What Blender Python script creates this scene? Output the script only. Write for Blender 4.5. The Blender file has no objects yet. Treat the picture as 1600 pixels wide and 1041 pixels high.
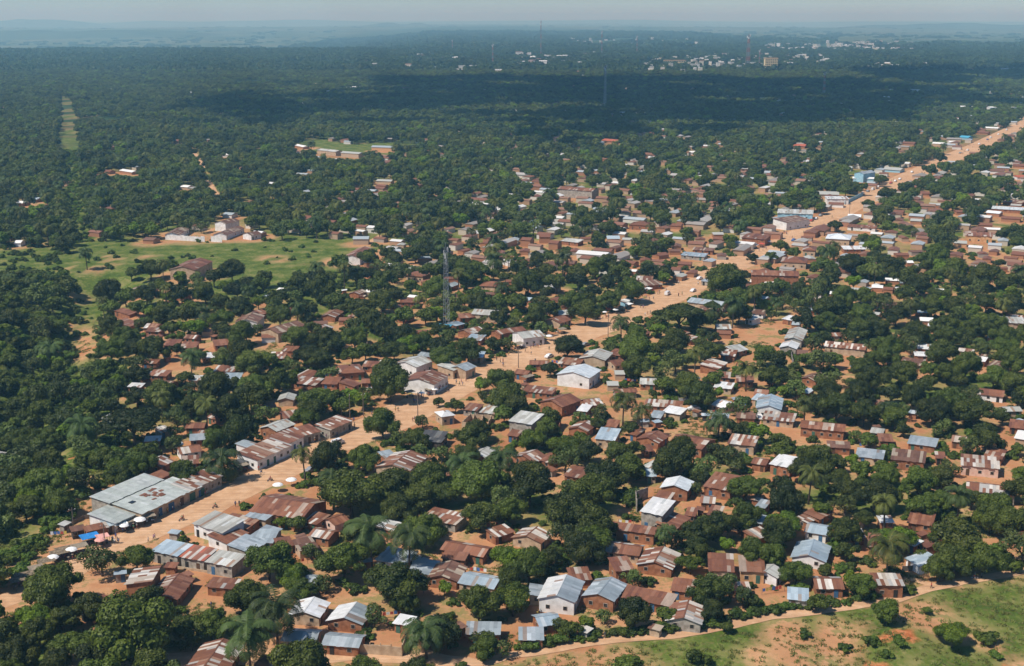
import bpy, bmesh, math, random
import numpy as np
from mathutils import Vector, Matrix

SC = bpy.context.scene
COL = SC.collection
random.seed(7)
RNG = np.random.default_rng(11)

# ------------------------------------------------------------------ camera, sky, sun, exposure
CAM_H, FPX = 130.0, 2000.0
PITCH = math.atan(492.5 / FPX)
cam_d = bpy.data.cameras.new("camera")
cam_d.sensor_width = 36.0
cam_d.lens = 36.0 * FPX / 1600.0
cam_d.clip_start, cam_d.clip_end = 1.0, 200000.0
cam = bpy.data.objects.new("camera", cam_d)
COL.objects.link(cam)
cam.location = (0, 0, CAM_H)
cam.rotation_euler = (math.pi / 2 - PITCH, 0, 0)
SC.camera = cam

SUN_AZ = math.radians(-122)      # clockwise from +Y: the sun stands to the left and a little behind the viewer
SUN_EL = math.radians(54)
wd = bpy.data.worlds.new("World")
SC.world = wd
wd.use_nodes = True
nt = wd.node_tree
nt.nodes.clear()
wo = nt.nodes.new("ShaderNodeOutputWorld")
bg = nt.nodes.new("ShaderNodeBackground")
sky = nt.nodes.new("ShaderNodeTexSky")
sky.sky_type = 'NISHITA'
sky.sun_disc = False
sky.sun_elevation = SUN_EL
sky.sun_rotation = SUN_AZ
sky.air_density, sky.dust_density, sky.ozone_density = 1.0, 0.3, 6.0
sky.altitude = 1500
bg.inputs[1].default_value = 0.082
tint = nt.nodes.new("ShaderNodeMix"); tint.data_type = 'RGBA'; tint.blend_type = 'MULTIPLY'
tint.inputs['Factor'].default_value = 1.0; tint.inputs['B'].default_value = (0.86, 1.04, 1.14, 1)
nt.links.new(sky.outputs[0], tint.inputs['A']); nt.links.new(tint.outputs['Result'], bg.inputs[0])
nt.links.new(bg.outputs[0], wo.inputs[0])
sun_d = bpy.data.lights.new("sun", 'SUN')
sun_d.energy = 4.8
sun_d.angle = math.radians(0.5)
sun_d.color = (1.0, 0.955, 0.885)
sun = bpy.data.objects.new("sun", sun_d)
COL.objects.link(sun)
SUND = Vector((math.cos(SUN_EL) * math.sin(SUN_AZ), math.cos(SUN_EL) * math.cos(SUN_AZ), math.sin(SUN_EL)))
sun.rotation_euler = SUND.to_track_quat('Z', 'Y').to_euler()
SC.view_settings.view_transform = 'Standard'
SC.view_settings.look = 'None'
SC.view_settings.exposure = 0.08
SC.view_settings.gamma = 1.0
SC.render.engine = 'CYCLES'
cy = SC.cycles
cy.max_bounces = 5
cy.diffuse_bounces = 2
cy.glossy_bounces = 2
cy.transmission_bounces = 3
cy.transparent_max_bounces = 8
cy.volume_bounces = 0
cy.use_adaptive_sampling = True
cy.adaptive_threshold = 0.01
cy.use_denoising = True
try:
    cy.denoiser = 'OPENIMAGEDENOISE'
    cy.denoising_prefilter = 'ACCURATE'
except Exception:
    pass
cy.sample_clamp_indirect = 6.0

# ------------------------------------------------------------------ pixel -> place on the ground, terrain
CP, SP = math.cos(PITCH), math.sin(PITCH)
def ray(px, py):
    u, v = (px - 800.0) / FPX, -(py - 520.5) / FPX
    return (u, CP + v * SP, -SP + v * CP)
def flat(px, py, z=0.0):
    d = ray(px, py)
    t = (z - CAM_H) / min(d[2], -1e-4)
    return (d[0] * t, d[1] * t)
def to_px(x, y, z=0.0):
    zz = z - CAM_H
    f = y * CP - zz * SP
    v = y * SP + zz * CP
    return 800 + FPX * x / f, 520.5 - FPX * v / f, FPX / f

def seg_dist(X, Y, pts):
    X = np.asarray(X, float); Y = np.asarray(Y, float)
    best = np.full(X.shape, 1e9); side = np.zeros(X.shape)
    for (ax, ay), (bx, by) in zip(pts[:-1], pts[1:]):
        dx, dy = bx - ax, by - ay
        L = dx * dx + dy * dy
        t = np.clip(((X - ax) * dx + (Y - ay) * dy) / L, 0, 1)
        d = np.hypot(X - ax - t * dx, Y - ay - t * dy)
        s = dx * (Y - ay) - dy * (X - ax)
        m = d < best
        best = np.where(m, d, best); side = np.where(m, s, side)
    return best, side
def hash2(i, j, s=0):
    n = (i.astype(np.int64) * 374761393 + j.astype(np.int64) * 668265263 + s * 974634777) & 0x7fffffff
    n = ((n ^ (n >> 13)) * 1274126177) & 0x7fffffff
    return ((n ^ (n >> 16)) & 0xffff) / 65535.0
def vnoise(X, Y, sc, s=0):
    x = np.asarray(X, float) / sc; y = np.asarray(Y, float) / sc
    i = np.floor(x); j = np.floor(y); fx = x - i; fy = y - j
    fx = fx * fx * (3 - 2 * fx); fy = fy * fy * (3 - 2 * fy)
    a = hash2(i, j, s); b = hash2(i + 1, j, s); c = hash2(i, j + 1, s); d = hash2(i + 1, j + 1, s)
    return (a * (1 - fx) + b * fx) * (1 - fy) + (c * (1 - fx) + d * fx) * fy

PATH_PX = [(690, 1062), (740, 1041), (800, 1024), (850, 1017), (900, 1008), (960, 999), (1040, 994), (1100, 985), (1150, 975),
           (1200, 965), (1260, 957), (1330, 948), (1400, 937), (1450, 920), (1500, 910), (1560, 900), (1640, 886), (1760, 868), (2100, 840)]
PATH_W = [flat(*p) for p in PATH_PX]
RAV_W = [flat(*p) for p in [(150, 440), (112, 500), (75, 560), (30, 640), (-30, 720), (-130, 800), (-320, 900)]]
def terrain(X, Y):
    X = np.asarray(X, float); Y = np.asarray(Y, float)
    d, _ = seg_dist(X, Y, RAV_W)
    h = -9.0 * np.exp(-(d / 20.0) ** 2)
    d, s = seg_dist(X, Y, PATH_W)
    below = np.where(s < 0, d, 0.0)
    h = h - np.clip((below - 4) * 0.16, 0, 14) * (Y < 520)
    h = h + np.clip((below - 6) / 8, 0, 1) * (Y < 520) * (vnoise(X, Y, 14, 3) - .5) * 2.2
    far = np.clip((Y - 5000) / 9000, 0, 1)
    h = h + far * (vnoise(X, Y, 5200, 5) * 70 + vnoise(X, Y, 1900, 6) * 24 - 55)
    left = np.clip((Y - 5300) / 900, 0, 1) * np.clip((-X - 0.06 * Y) / 500, 0, 1)
    h = h - left * 55 * np.clip((16000 - Y) / 6000, 0, 1)
    return h
def G(px, py, zoff=0.0):
    d = ray(px, py)
    z = 0.0
    for _ in range(12):
        t = (z + zoff - CAM_H) / min(d[2], -1e-4)
        x, y = d[0] * t, d[1] * t
        z = 0.5 * z + 0.5 * float(terrain(x, y))
    return x, y, float(terrain(x, y))

# ------------------------------------------------------------------ materials
MATS = {}
def mat(name):
    m = bpy.data.materials.new(name); m.use_nodes = True
    MATS[name] = m
    n = m.node_tree
    b = n.nodes["Principled BSDF"]
    return m, n, b
def N(n, t, **kw):
    x = n.nodes.new(t)
    for k, v in kw.items():
        setattr(x, k, v)
    return x
def noisy(name, c1, c2, scale=1.0, rough=0.9, c3=None, detail=5, spec=0.2, metal=0.0, coord='Object', bump=0.0):
    m, n, b = mat(name)
    tc = N(n, "ShaderNodeTexCoord")
    nz = N(n, "ShaderNodeTexNoise"); nz.inputs['Scale'].default_value = scale; nz.inputs['Detail'].default_value = detail
    n.links.new(tc.outputs[coord], nz.inputs['Vector'])
    r = N(n, "ShaderNodeValToRGB")
    r.color_ramp.elements[0].position, r.color_ramp.elements[1].position = 0.35, 0.65
    r.color_ramp.elements[0].color = (*c1, 1); r.color_ramp.elements[1].color = (*c2, 1)
    if c3:
        e = r.color_ramp.elements.new(0.78); e.color = (*c3, 1)
    n.links.new(nz.outputs['Fac'], r.inputs[0])
    n.links.new(r.outputs[0], b.inputs['Base Color'])
    b.inputs['Roughness'].default_value = rough
    b.inputs['Specular IOR Level'].default_value = spec
    b.inputs['Metallic'].default_value = metal
    if bump:
        bp = N(n, "ShaderNodeBump"); bp.inputs['Strength'].default_value = bump
        n.links.new(nz.outputs['Fac'], bp.inputs['Height']); n.links.new(bp.outputs[0], b.inputs['Normal'])
    return m
def leafmat(name, dark, light, transl=0.18, vary=0.6):
    m, n, b = mat(name)
    oi = N(n, "ShaderNodeObjectInfo"); tc = N(n, "ShaderNodeTexCoord")
    nz = N(n, "ShaderNodeTexNoise"); nz.inputs['Scale'].default_value = 0.55; nz.inputs['Detail'].default_value = 3
    n.links.new(tc.outputs['Object'], nz.inputs['Vector'])
    at = N(n, "ShaderNodeAttribute"); at.attribute_name = "leaf"
    a1 = N(n, "ShaderNodeMath", operation='MULTIPLY_ADD'); a1.inputs[1].default_value = vary * 1.2; a1.inputs[2].default_value = -vary * .6
    n.links.new(oi.outputs['Random'], a1.inputs[0])
    a2 = N(n, "ShaderNodeMath", operation='MULTIPLY_ADD'); a2.inputs[1].default_value = 0.55
    n.links.new(nz.outputs['Fac'], a2.inputs[0]); n.links.new(a1.outputs[0], a2.inputs[2])
    nl = N(n, "ShaderNodeTexNoise"); nl.inputs['Scale'].default_value = 0.012; nl.inputs['Detail'].default_value = 3
    n.links.new(oi.outputs['Location'], nl.inputs['Vector'])
    al = N(n, "ShaderNodeMath", operation='MULTIPLY_ADD'); al.inputs[1].default_value = 1.3; al.inputs[2].default_value = -.80
    n.links.new(nl.outputs['Fac'], al.inputs[0])
    ad = N(n, "ShaderNodeMath", operation='ADD'); n.links.new(al.outputs[0], ad.inputs[0]); n.links.new(a2.outputs[0], ad.inputs[1]); a2 = ad
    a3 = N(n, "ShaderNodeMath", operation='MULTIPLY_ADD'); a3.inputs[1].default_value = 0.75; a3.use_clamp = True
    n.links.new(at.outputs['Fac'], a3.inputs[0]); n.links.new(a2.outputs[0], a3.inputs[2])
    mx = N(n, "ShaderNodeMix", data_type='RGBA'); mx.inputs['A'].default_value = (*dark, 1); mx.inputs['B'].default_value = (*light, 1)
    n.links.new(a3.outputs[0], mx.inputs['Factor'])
    hs = N(n, "ShaderNodeHueSaturation")
    h1 = N(n, "ShaderNodeMath", operation='MULTIPLY_ADD'); h1.inputs[1].default_value = 0.05; h1.inputs[2].default_value = 0.475
    n.links.new(oi.outputs['Random'], h1.inputs[0]); n.links.new(h1.outputs[0], hs.inputs['Hue'])
    n.links.new(mx.outputs['Result'], hs.inputs['Color'])
    n.links.new(hs.outputs[0], b.inputs['Base Color'])
    b.inputs['Roughness'].default_value = 0.55
    b.inputs['Specular IOR Level'].default_value = 0.25
    tr = N(n, "ShaderNodeBsdfTranslucent"); n.links.new(hs.outputs[0], tr.inputs['Color'])
    ms = N(n, "ShaderNodeMixShader"); ms.inputs[0].default_value = transl
    out = n.nodes["Material Output"]
    n.links.new(b.outputs[0], ms.inputs[1]); n.links.new(tr.outputs[0], ms.inputs[2]); n.links.new(ms.outputs[0], out.inputs[0])
    return m
def plain(name, c, rough=0.7, spec=0.3, metal=0.0):
    return noisy(name, tuple(v * .85 for v in c), tuple(min(1, v * 1.1) for v in c), 2.5, rough, spec=spec, metal=metal)

M_MANGO = leafmat("mango_leaves", (0.019, 0.034, 0.007), (0.145, 0.172, 0.020))
M_BRIGHT = leafmat("bright_leaves", (0.048, 0.085, 0.008), (0.210, 0.280, 0.016))
M_OPEN = leafmat("open_leaves", (0.045, 0.070, 0.018), (0.160, 0.190, 0.042))
M_BUSH = leafmat("bush_leaves", (0.038, 0.068, 0.010), (0.150, 0.205, 0.024))
M_PALM = leafmat("palm_fronds", (0.030, 0.055, 0.014), (0.115, 0.150, 0.036))
M_COCO = leafmat("coconut_fronds", (0.045, 0.065, 0.014), (0.190, 0.190, 0.035))
M_FARW = leafmat("far_woodland_leaves", (0.019, 0.040, 0.012), (0.080, 0.115, 0.028), 0.2, 0.5)
M_GRASS = leafmat("grass_blades", (0.090, 0.120, 0.020), (0.270, 0.270, 0.070), 0.35)
M_TRUNK = noisy("bark", (0.07, 0.05, 0.035), (0.16, 0.125, 0.095), 3)
M_WALL = {
    'm': noisy("mud_brick", (0.22, 0.088, 0.042), (0.36, 0.165, 0.085), 0.9, c3=(0.44, 0.235, 0.13), bump=.15),
    't': noisy("tan_plaster", (0.36, 0.25, 0.16), (0.52, 0.39, 0.26), 0.8, c3=(0.58, 0.47, 0.34)),
    'w': noisy("white_plaster", (0.62, 0.60, 0.56), (0.80, 0.79, 0.76), 0.6, c3=(0.84, 0.83, 0.81)),
    'g': noisy("grey_block", (0.24, 0.21, 0.17), (0.40, 0.36, 0.30), 1.0, c3=(0.47, 0.42, 0.35), bump=.15),
    'b': noisy("blue_paint", (0.22, 0.42, 0.52), (0.34, 0.56, 0.66), 0.8),
    'o': noisy("orange_plaster", (0.50, 0.26, 0.11), (0.66, 0.40, 0.20), 0.8),
    'd': noisy("dark_planks", (0.035, 0.03, 0.027), (0.09, 0.075, 0.06), 1.3),
    'p': noisy("pink_plaster", (0.58, 0.36, 0.27), (0.70, 0.50, 0.40), 0.8),
}
M_DOOR = [plain("door_wood", (0.10, 0.055, 0.03)), plain("door_blue", (0.05, 0.13, 0.24)), plain("door_dark", (0.025, 0.022, 0.02)), plain("door_green", (0.05, 0.13, 0.09))]
M_FRAME = plain("window_frame_paint", (0.38, 0.33, 0.27))
M_PANE = noisy("dark_window", (0.012, 0.013, 0.015), (0.03, 0.032, 0.035), 2, rough=.25, spec=.5)
M_POLE = plain("weathered_wood", (0.17, 0.13, 0.10))
M_STEEL = plain("galvanised_steel", (0.34, 0.35, 0.36), .6, .4, .2)
M_REDST = plain("red_painted_steel", (0.50, 0.10, 0.06), .5)
M_WHITE = plain("white_cloth", (0.82, 0.81, 0.78))
M_BLUET = plain("blue_tarpaulin", (0.03, 0.22, 0.55))
M_REDC = plain("red_cloth", (0.55, 0.10, 0.07))
M_PINK = plain("pink_patterned_cloth", (0.72, 0.36, 0.30))
M_CANVAS = plain("worn_canvas", (0.27, 0.22, 0.16))
M_THATCH = noisy("thatch", (0.12, 0.09, 0.06), (0.27, 0.21, 0.14), 2)
M_RUBBER = plain("black_rubber", (0.02, 0.02, 0.02))
M_CONC = M_WALL['g']

# corrugated sheet roofs: each sheet carries its own metal / rust colour
mR, n, b = mat("corrugated_sheets")
at = N(n, "ShaderNodeAttribute"); at.attribute_name = "sheet"
tc = N(n, "ShaderNodeTexCoord")
mp = N(n, "ShaderNodeMapping"); mp.inputs['Scale'].default_value = (2.2, 0.5, 1)
n.links.new(tc.outputs['Object'], mp.inputs[0])
nz = N(n, "ShaderNodeTexNoise"); nz.inputs['Scale'].default_value = 1.1; nz.inputs['Detail'].default_value = 6; nz.inputs['Roughness'].default_value = .65
n.links.new(mp.outputs[0], nz.inputs['Vector'])
rr = N(n, "ShaderNodeMapRange"); rr.inputs['From Min'].default_value = .57; rr.inputs['From Max'].default_value = .72
rr.inputs['To Max'].default_value = .55
n.links.new(nz.outputs['Fac'], rr.inputs['Value'])
mx = N(n, "ShaderNodeMix", data_type='RGBA'); mx.inputs['B'].default_value = (0.20, 0.095, 0.055, 1)
n.links.new(rr.outputs[0], mx.inputs['Factor']); n.links.new(at.outputs['Color'], mx.inputs['A'])
v1 = N(n, "ShaderNodeMapRange"); v1.inputs['From Min'].default_value = .3; v1.inputs['From Max'].default_value = .7
v1.inputs['To Min'].default_value = .80; v1.inputs['To Max'].default_value = 1.12
n.links.new(nz.outputs['Fac'], v1.inputs['Value'])
hv = N(n, "ShaderNodeHueSaturation"); n.links.new(v1.outputs[0], hv.inputs['Value']); n.links.new(mx.outputs['Result'], hv.inputs['Color'])
n.links.new(hv.outputs[0], b.inputs['Base Color'])
b.inputs['Roughness'].default_value = .55; b.inputs['Specular IOR Level'].default_value = .35
M_ROOF = mR
mR2, n, b = mat("new_metal_sheets")
at = N(n, "ShaderNodeAttribute"); at.attribute_name = "sheet"
tc = N(n, "ShaderNodeTexCoord"); nz = N(n, "ShaderNodeTexNoise"); nz.inputs['Scale'].default_value = .7; nz.inputs['Detail'].default_value = 5
n.links.new(tc.outputs['Object'], nz.inputs['Vector'])
v1 = N(n, "ShaderNodeMapRange"); v1.inputs['From Min'].default_value = .3; v1.inputs['From Max'].default_value = .7
v1.inputs['To Min'].default_value = .88; v1.inputs['To Max'].default_value = 1.08
n.links.new(nz.outputs['Fac'], v1.inputs['Value'])
hv = N(n, "ShaderNodeHueSaturation"); n.links.new(v1.outputs[0], hv.inputs['Value']); n.links.new(at.outputs['Color'], hv.inputs['Color'])
n.links.new(hv.outputs[0], b.inputs['Base Color'])
b.inputs['Roughness'].default_value = .4; b.inputs['Specular IOR Level'].default_value = .6; b.inputs['Metallic'].default_value = .15
M_ROOFM = mR2

# ------------------------------------------------------------------ mesh helper
class MB:
    def __init__(s):
        s.v = []; s.f = []; s.c = []
    def add(s, vs, fs, col=None):
        o = len(s.v); s.v += [tuple(p) for p in vs]
        s.f += [tuple(o + i for i in f) for f in fs]
        s.c += [col] * len(fs)
    def box(s, c, d, rz=0.0, col=None):
        x, y, z = d[0] / 2, d[1] / 2, d[2] / 2
        ca, sa = math.cos(rz), math.sin(rz)
        vs = []
        for k in (-z, z):
            for i, j in ((-x, -y), (x, -y), (x, y), (-x, y)):
                vs.append((c[0] + i * ca - j * sa, c[1] + i * sa + j * ca, c[2] + k))
        s.add(vs, [(3, 2, 1, 0), (4, 5, 6, 7), (0, 1, 5, 4), (1, 2, 6, 5), (2, 3, 7, 6), (3, 0, 4, 7)], col)
    def hexa(s, p, col=None):        # 4 bottom, 4 top, same winding
        s.add(p, [(3, 2, 1, 0), (4, 5, 6, 7), (0, 1, 5, 4), (1, 2, 6, 5), (2, 3, 7, 6), (3, 0, 4, 7)], col)
    def tube(s, pts, rad, n=6, cap=True, col=None):
        rings = []
        P = [Vector(p) for p in pts]
        for i, p in enumerate(P):
            t = (P[min(i + 1, len(P) - 1)] - P[max(i - 1, 0)]).normalized()
            a = t.cross(Vector((0, 0, 1)))
            if a.length < 1e-3: a = t.cross(Vector((1, 0, 0)))
            a.normalize(); bb = t.cross(a)
            r = rad[i] if hasattr(rad, '__len__') else rad
            rings.append([p + a * (r * math.cos(2 * math.pi * k / n)) + bb * (r * math.sin(2 * math.pi * k / n)) for k in range(n)])
        vs = [q for r in rings for q in r]
        fs = []
        for i in range(len(P) - 1):
            for k in range(n):
                fs.append((i * n + k, i * n + (k + 1) % n, (i + 1) * n + (k + 1) % n, (i + 1) * n + k))
        if cap:
            fs.append(tuple(range(n))[::-1]); fs.append(tuple((len(P) - 1) * n + k for k in range(n)))
        s.add(vs, fs, col)
    def mesh(s, name, m, smooth=False, attr=None):
        me = bpy.data.meshes.new(name)
        me.from_pydata(s.v, [], s.f)
        for x in (m if isinstance(m, (list, tuple)) else [m]):
            me.materials.append(x)
        if attr:
            a = me.attributes.new(attr, 'FLOAT_COLOR', 'FACE')
            arr = np.array([(c or (.5, .5, .5)) + (1.0,) for c in s.c], dtype=np.float32).ravel()
            a.data.foreach_set('color', arr)
        if smooth:
            me.polygons.foreach_set('use_smooth', [True] * len(me.polygons))
        me.update()
        return me
def link(name, me, parent=None, loc=(0, 0, 0), rz=0.0, scale=None):
    o = bpy.data.objects.new(name, me)
    COL.objects.link(o)
    o.location = loc
    o.rotation_euler = (0, 0, rz)
    if scale: o.scale = (scale,) * 3 if isinstance(scale, (int, float)) else scale
    if parent: o.parent = parent
    return o
def tag(o, label=None, cat=None, group=None, kind=None):
    if label: o['label'] = label
    if cat: o['category'] = cat
    if group: o['group'] = group
    if kind: o['kind'] = kind
    return o
THINGS = []      # (object, look phrase, category, x, y) that get their label at the end
def note(o, look, cat, x, y, group=None):
    THINGS.append((o, look, x, y))
    tag(o, None, cat, group)
    return o
# ------------------------------------------------------------------ ground
def W(pts): return [flat(*p) for p in pts]
ROAD_UP = [(-60,955),(0,930),(60,902),(108,865),(150,846),(200,832),(232,815),(300,780),(345,757),(390,738),(430,712),(470,692),(500,680),(545,662),(600,638),(640,617),(690,600),(733,577),(790,555),(850,530),(900,508),(935,495),(980,480),(1010,466),(1050,445),(1090,428),(1130,408),(1190,386),(1225,366),(1280,337),(1330,311),(1365,294),(1400,275),(1460,248),(1510,228),(1560,205),(1600,186),(1640,168)]
ROAD_LO = [(-60,985),(0,952),(50,932),(90,912),(135,895),(185,864),(235,848),(300,820),(345,802),(400,772),(440,754),(482,736),(540,707),(590,687),(650,664),(690,640),(740,612),(770,599),(800,587),(850,565),(900,545),(940,525),(1000,500),(1040,482),(1090,460),(1120,438),(1185,412),(1240,382),(1300,352),(1350,325),(1400,301),(1440,277),(1490,255),(1530,237),(1580,212),(1615,195),(1650,178)]
def resample(pts, n):
    P = np.array(pts, float); d = np.r_[0, np.cumsum(np.hypot(*np.diff(P, axis=0).T))]
    t = np.linspace(0, d[-1], n)
    return np.c_[np.interp(t, d, P[:, 0]), np.interp(t, d, P[:, 1])]
RU = resample(W(ROAD_UP), 160); RL = resample(W(ROAD_LO), 160)
ROAD_POLY_W = list(map(tuple, RU)) + list(map(tuple, RL[::-1]))
def inpoly(X, Y, poly):
    X = np.asarray(X, float); Y = np.asarray(Y, float)
    r = np.zeros(X.shape, bool); n = len(poly); j = n - 1
    for i in range(n):
        xi, yi = poly[i]; xj, yj = poly[j]
        c = ((yi > Y) != (yj > Y)) & (X < (xj - xi) * (Y - yi) / ((yj - yi) or 1e-9) + xi)
        r ^= c; j = i
    return r
VEG_PX = [
    [(95,400),(130,378),(300,380),(420,378),(560,372),(600,372),(575,395),(560,430),(440,440),(430,470),(400,445),(330,436),(235,445),(150,470),(110,455)],
    [(-300,380),(70,388),(100,400),(95,440),(-300,450)],
    [(98,156),(108,156),(122,224),(97,228)],
    [(468,222),(500,217),(545,226),(600,223),(655,226),(662,238),(600,242),(565,250),(530,241),(470,235)],
    [(-500,430),(120,430),(125,480),(150,540),(205,600),(175,650),(205,690),(225,735),(135,785),(100,850),(50,895),(0,925),(-500,1100)],
    [(-400,1000),(-60,990),(40,940),(80,925),(130,965),(150,1041),(140,1120),(-400,1120)],
    [(460,545),(560,540),(560,600),(480,610)],
    [(945,760),(1010,752),(1020,778),(960,790)], [(480,605),(1010,0),(1010,0)],
    [(880,1000),(940,985),(1060,975),(1200,940),(1330,930),(1330,948),(1200,962),(1050,990),(930,1000)],
    [(270,425),(560,425),(640,520),(560,560),(420,470),(300,460)],
    [(920,520),(1000,520),(1030,560),(960,560)], [(1090,420),(1150,400),(1170,420),(1100,450)],
]
below_path = PATH_W + [(2500, 0), (-40, 0), flat(640, 1110)]
PATCH_SAND = [  # pale eroded soil: pixel centre, radius m
    (540/1,402,0),]
xs = np.unique(np.concatenate([np.arange(-420, 620, 3.0), np.geomspace(620, 60000, 70), -np.geomspace(420, 60000, 70)]))
ys = np.unique(np.concatenate([np.arange(-60, 200, 20), np.arange(200, 620, 3.0), np.arange(620, 1500, 8.0), np.geomspace(1500, 90000, 150)]))
X, Y = np.meshgrid(xs, ys)
Z = terrain(X, Y)
wx = X + (vnoise(X, Y, 9, 21) - .5) * 9 + (vnoise(X, Y, 30, 22) - .5) * 12
wy = Y + (vnoise(X, Y, 9, 23) - .5) * 9 + (vnoise(X, Y, 30, 24) - .5) * 12
veg = np.zeros(X.shape)
for P in VEG_PX:
    veg = np.maximum(veg, inpoly(wx, wy, W(P)).astype(float))
bp_ = inpoly(wx, wy, below_path)
# slope below the path: bare sandy fields between green strips
sl = vnoise(X, Y, 26, 31) * .6 + vnoise(X, Y, 9, 32) * .4
px_, py_, _ = to_px(X, np.maximum(Y, 1), 0)
bare = np.zeros(X.shape)
def blob(cx, cy, r, k=1.0, asp=1.0):
    x0, y0 = flat(cx, cy)
    return np.clip(1.6 - np.hypot(wx - x0, (wy - y0) / asp) / r, 0, 1) * k
for cx, cy, r in [(1465,955,15),(1500,968,12),(1520,975,10),(1310,985,14),(1240,1010,16),(1215,985,10),(1280,1030,12),(960,1030,16),(900,1035,14),(830,1040,12),(1590,1000,9),(1180,1020,9),(1600,915,5),(1350,1035,7)]:
    bare = np.maximum(bare, blob(cx, cy, r * .42, .8))
veg = np.where(bp_, np.clip(0.95 - bare, 0, 1), veg)
for cx, cy, r in [(150,418,18),(130,445,24),(185,405,15),(200,412,16),(430,405,22),(505,412,14),(240,400,15),(170,398,12),(475,430,10)]:
    veg *= 1 - .75 * blob(cx, cy, r * .42, 1, .8 if cx > 300 else .5)
red = np.zeros(X.shape)
for cx, cy, r in [(1425,985,9),(1400,1000,8),(1340,1015,6),(1440,998,7),(1570,1015,10),(1600,1010,8),(128,520,9),(70,487,6),(100,478,6),(78,800,7),(135,705,5),(135,765,5),(1345,1000,5),(1320,1030,5)]:
    red = np.maximum(red, blob(cx, cy, r * .36))
for cx, cy, r in [(128,520,12),(100,478,7),(70,487,6),(35,700,6),(70,655,7),(135,755,7),(80,800,8),(140,420,8),(25,630,6)]:
    veg *= 1 - blob(cx, cy, r)
veg = np.clip(veg, 0, 1)
forest = np.clip((Y - 1150) / 500, 0, 1)
STRIP = W([(100,230),(124,226),(132,300),(148,380),(112,384),(100,300)])
in_strip = inpoly(wx, wy, STRIP)
veg = np.where(in_strip, 1.0, veg)
for P in (W([(92,150),(112,148),(126,232),(90,234)]), W(VEG_PX[3])):
    forest = np.where(inpoly(X, Y, P), 0, forest); veg = np.where(inpoly(X, Y, P), 1.0, veg)
# wooded plateau / open savanna beyond it
EDGE = [(-300,82),(0,80),(250,73),(390,71),(450,60),(540,51),(650,47),(800,46),(1000,51),(1150,59),(1370,66),(1600,68),(2000,70)]
ex = [p[0] for p in EDGE]; ey = [p[1] for p in EDGE]
edge_py = np.interp(px_, ex, ey)
Yw = Y * (1 + (vnoise(X, Y, 900, 41) - .5) * .08)
_, pyw, _ = to_px(X * Yw / np.maximum(Y, 1), np.maximum(Yw, 1), 0)
sav = np.where(Y > 1500, np.clip((edge_py - pyw) / 1.2, 0, 1), 0)
nv, nu = X.shape
idx = np.arange(nv * nu).reshape(nv, nu)
F = np.stack([idx[:-1, :-1], idx[:-1, 1:], idx[1:, 1:], idx[1:, :-1]], -1).reshape(-1, 4)
me = bpy.data.meshes.new("ground")
me.vertices.add(nv * nu); me.vertices.foreach_set('co', np.stack([X, Y, Z], -1).astype(np.float32).ravel())
me.loops.add(F.size); me.loops.foreach_set('vertex_index', F.ravel().astype(np.int32))
me.polygons.add(len(F)); me.polygons.foreach_set('loop_start', np.arange(0, F.size, 4, dtype=np.int32)); me.polygons.foreach_set('use_smooth', np.ones(len(F), bool))
a = me.attributes.new("soil", 'FLOAT_COLOR', 'POINT')
a.data.foreach_set('color', np.stack([veg, red, forest, sav], -1).astype(np.float32).ravel())
me.update(calc_edges=True); me.validate()
mG, n, b = mat("laterite_ground")
me.materials.append(mG)
ground = tag(link("ground", me), kind='structure')
at = N(n, "ShaderNodeAttribute"); at.attribute_name = "soil"
sep = N(n, "ShaderNodeSeparateColor"); n.links.new(at.outputs['Color'], sep.inputs[0])
geo = N(n, "ShaderNodeNewGeometry")
def nze(sc, det=5, rough=.55):
    z = N(n, "ShaderNodeTexNoise"); z.inputs['Scale'].default_value = sc; z.inputs['Detail'].default_value = det; z.inputs['Roughness'].default_value = rough
    n.links.new(geo.outputs['Position'], z.inputs['Vector']); return z.outputs['Fac']
def ramp(fac, stops):
    r = N(n, "ShaderNodeValToRGB"); el = r.color_ramp.elements
    el[0].position, el[0].color = stops[0][0], (*stops[0][1], 1); el[1].position, el[1].color = stops[-1][0], (*stops[-1][1], 1)
    for p, c in stops[1:-1]:
        e = el.new(p); e.color = (*c, 1)
    n.links.new(fac, r.inputs[0]); return r.outputs[0]
def mix(f, A, B):
    m_ = N(n, "ShaderNodeMix", data_type='RGBA')
    for k, v in (('Factor', f), ('A', A), ('B', B)):
        if hasattr(v, 'links'): n.links.new(v, m_.inputs[k])
        else: m_.inputs[k].default_value = v if isinstance(v, float) else (*v, 1)
    return m_.outputs['Result']
def mth(op, a_, b_=None, c_=None, clamp=False):
    m_ = N(n, "ShaderNodeMath", operation=op); m_.use_clamp = clamp
    for i, v in enumerate((a_, b_, c_)):
        if v is None: continue
        if hasattr(v, 'links'): n.links.new(v, m_.inputs[i])
        else: m_.inputs[i].default_value = v
    return m_.outputs[0]
big, mid, fine, micro = nze(.022, 4), nze(.12, 6, .6), nze(.7, 6, .65), nze(3.0, 4, .7)
soilf = mth('MULTIPLY_ADD', big, .5, mth('MULTIPLY', mid, .5))
soil = ramp(soilf, [(.36, (.36, .150, .066)), (.50, (.46, .225, .108)), (.64, (.56, .325, .175))])
soil = mix(mth('MULTIPLY', mth('SUBTRACT', fine, .5, None, True), 1.6), soil, (.30, .155, .075))
grass = ramp(mth('MULTIPLY_ADD', mid, .5, mth('MULTIPLY', fine, .5)), [(.40, (.046, .080, .013)), (.50, (.098, .138, .022)), (.61, (.235, .210, .075))])
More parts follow.
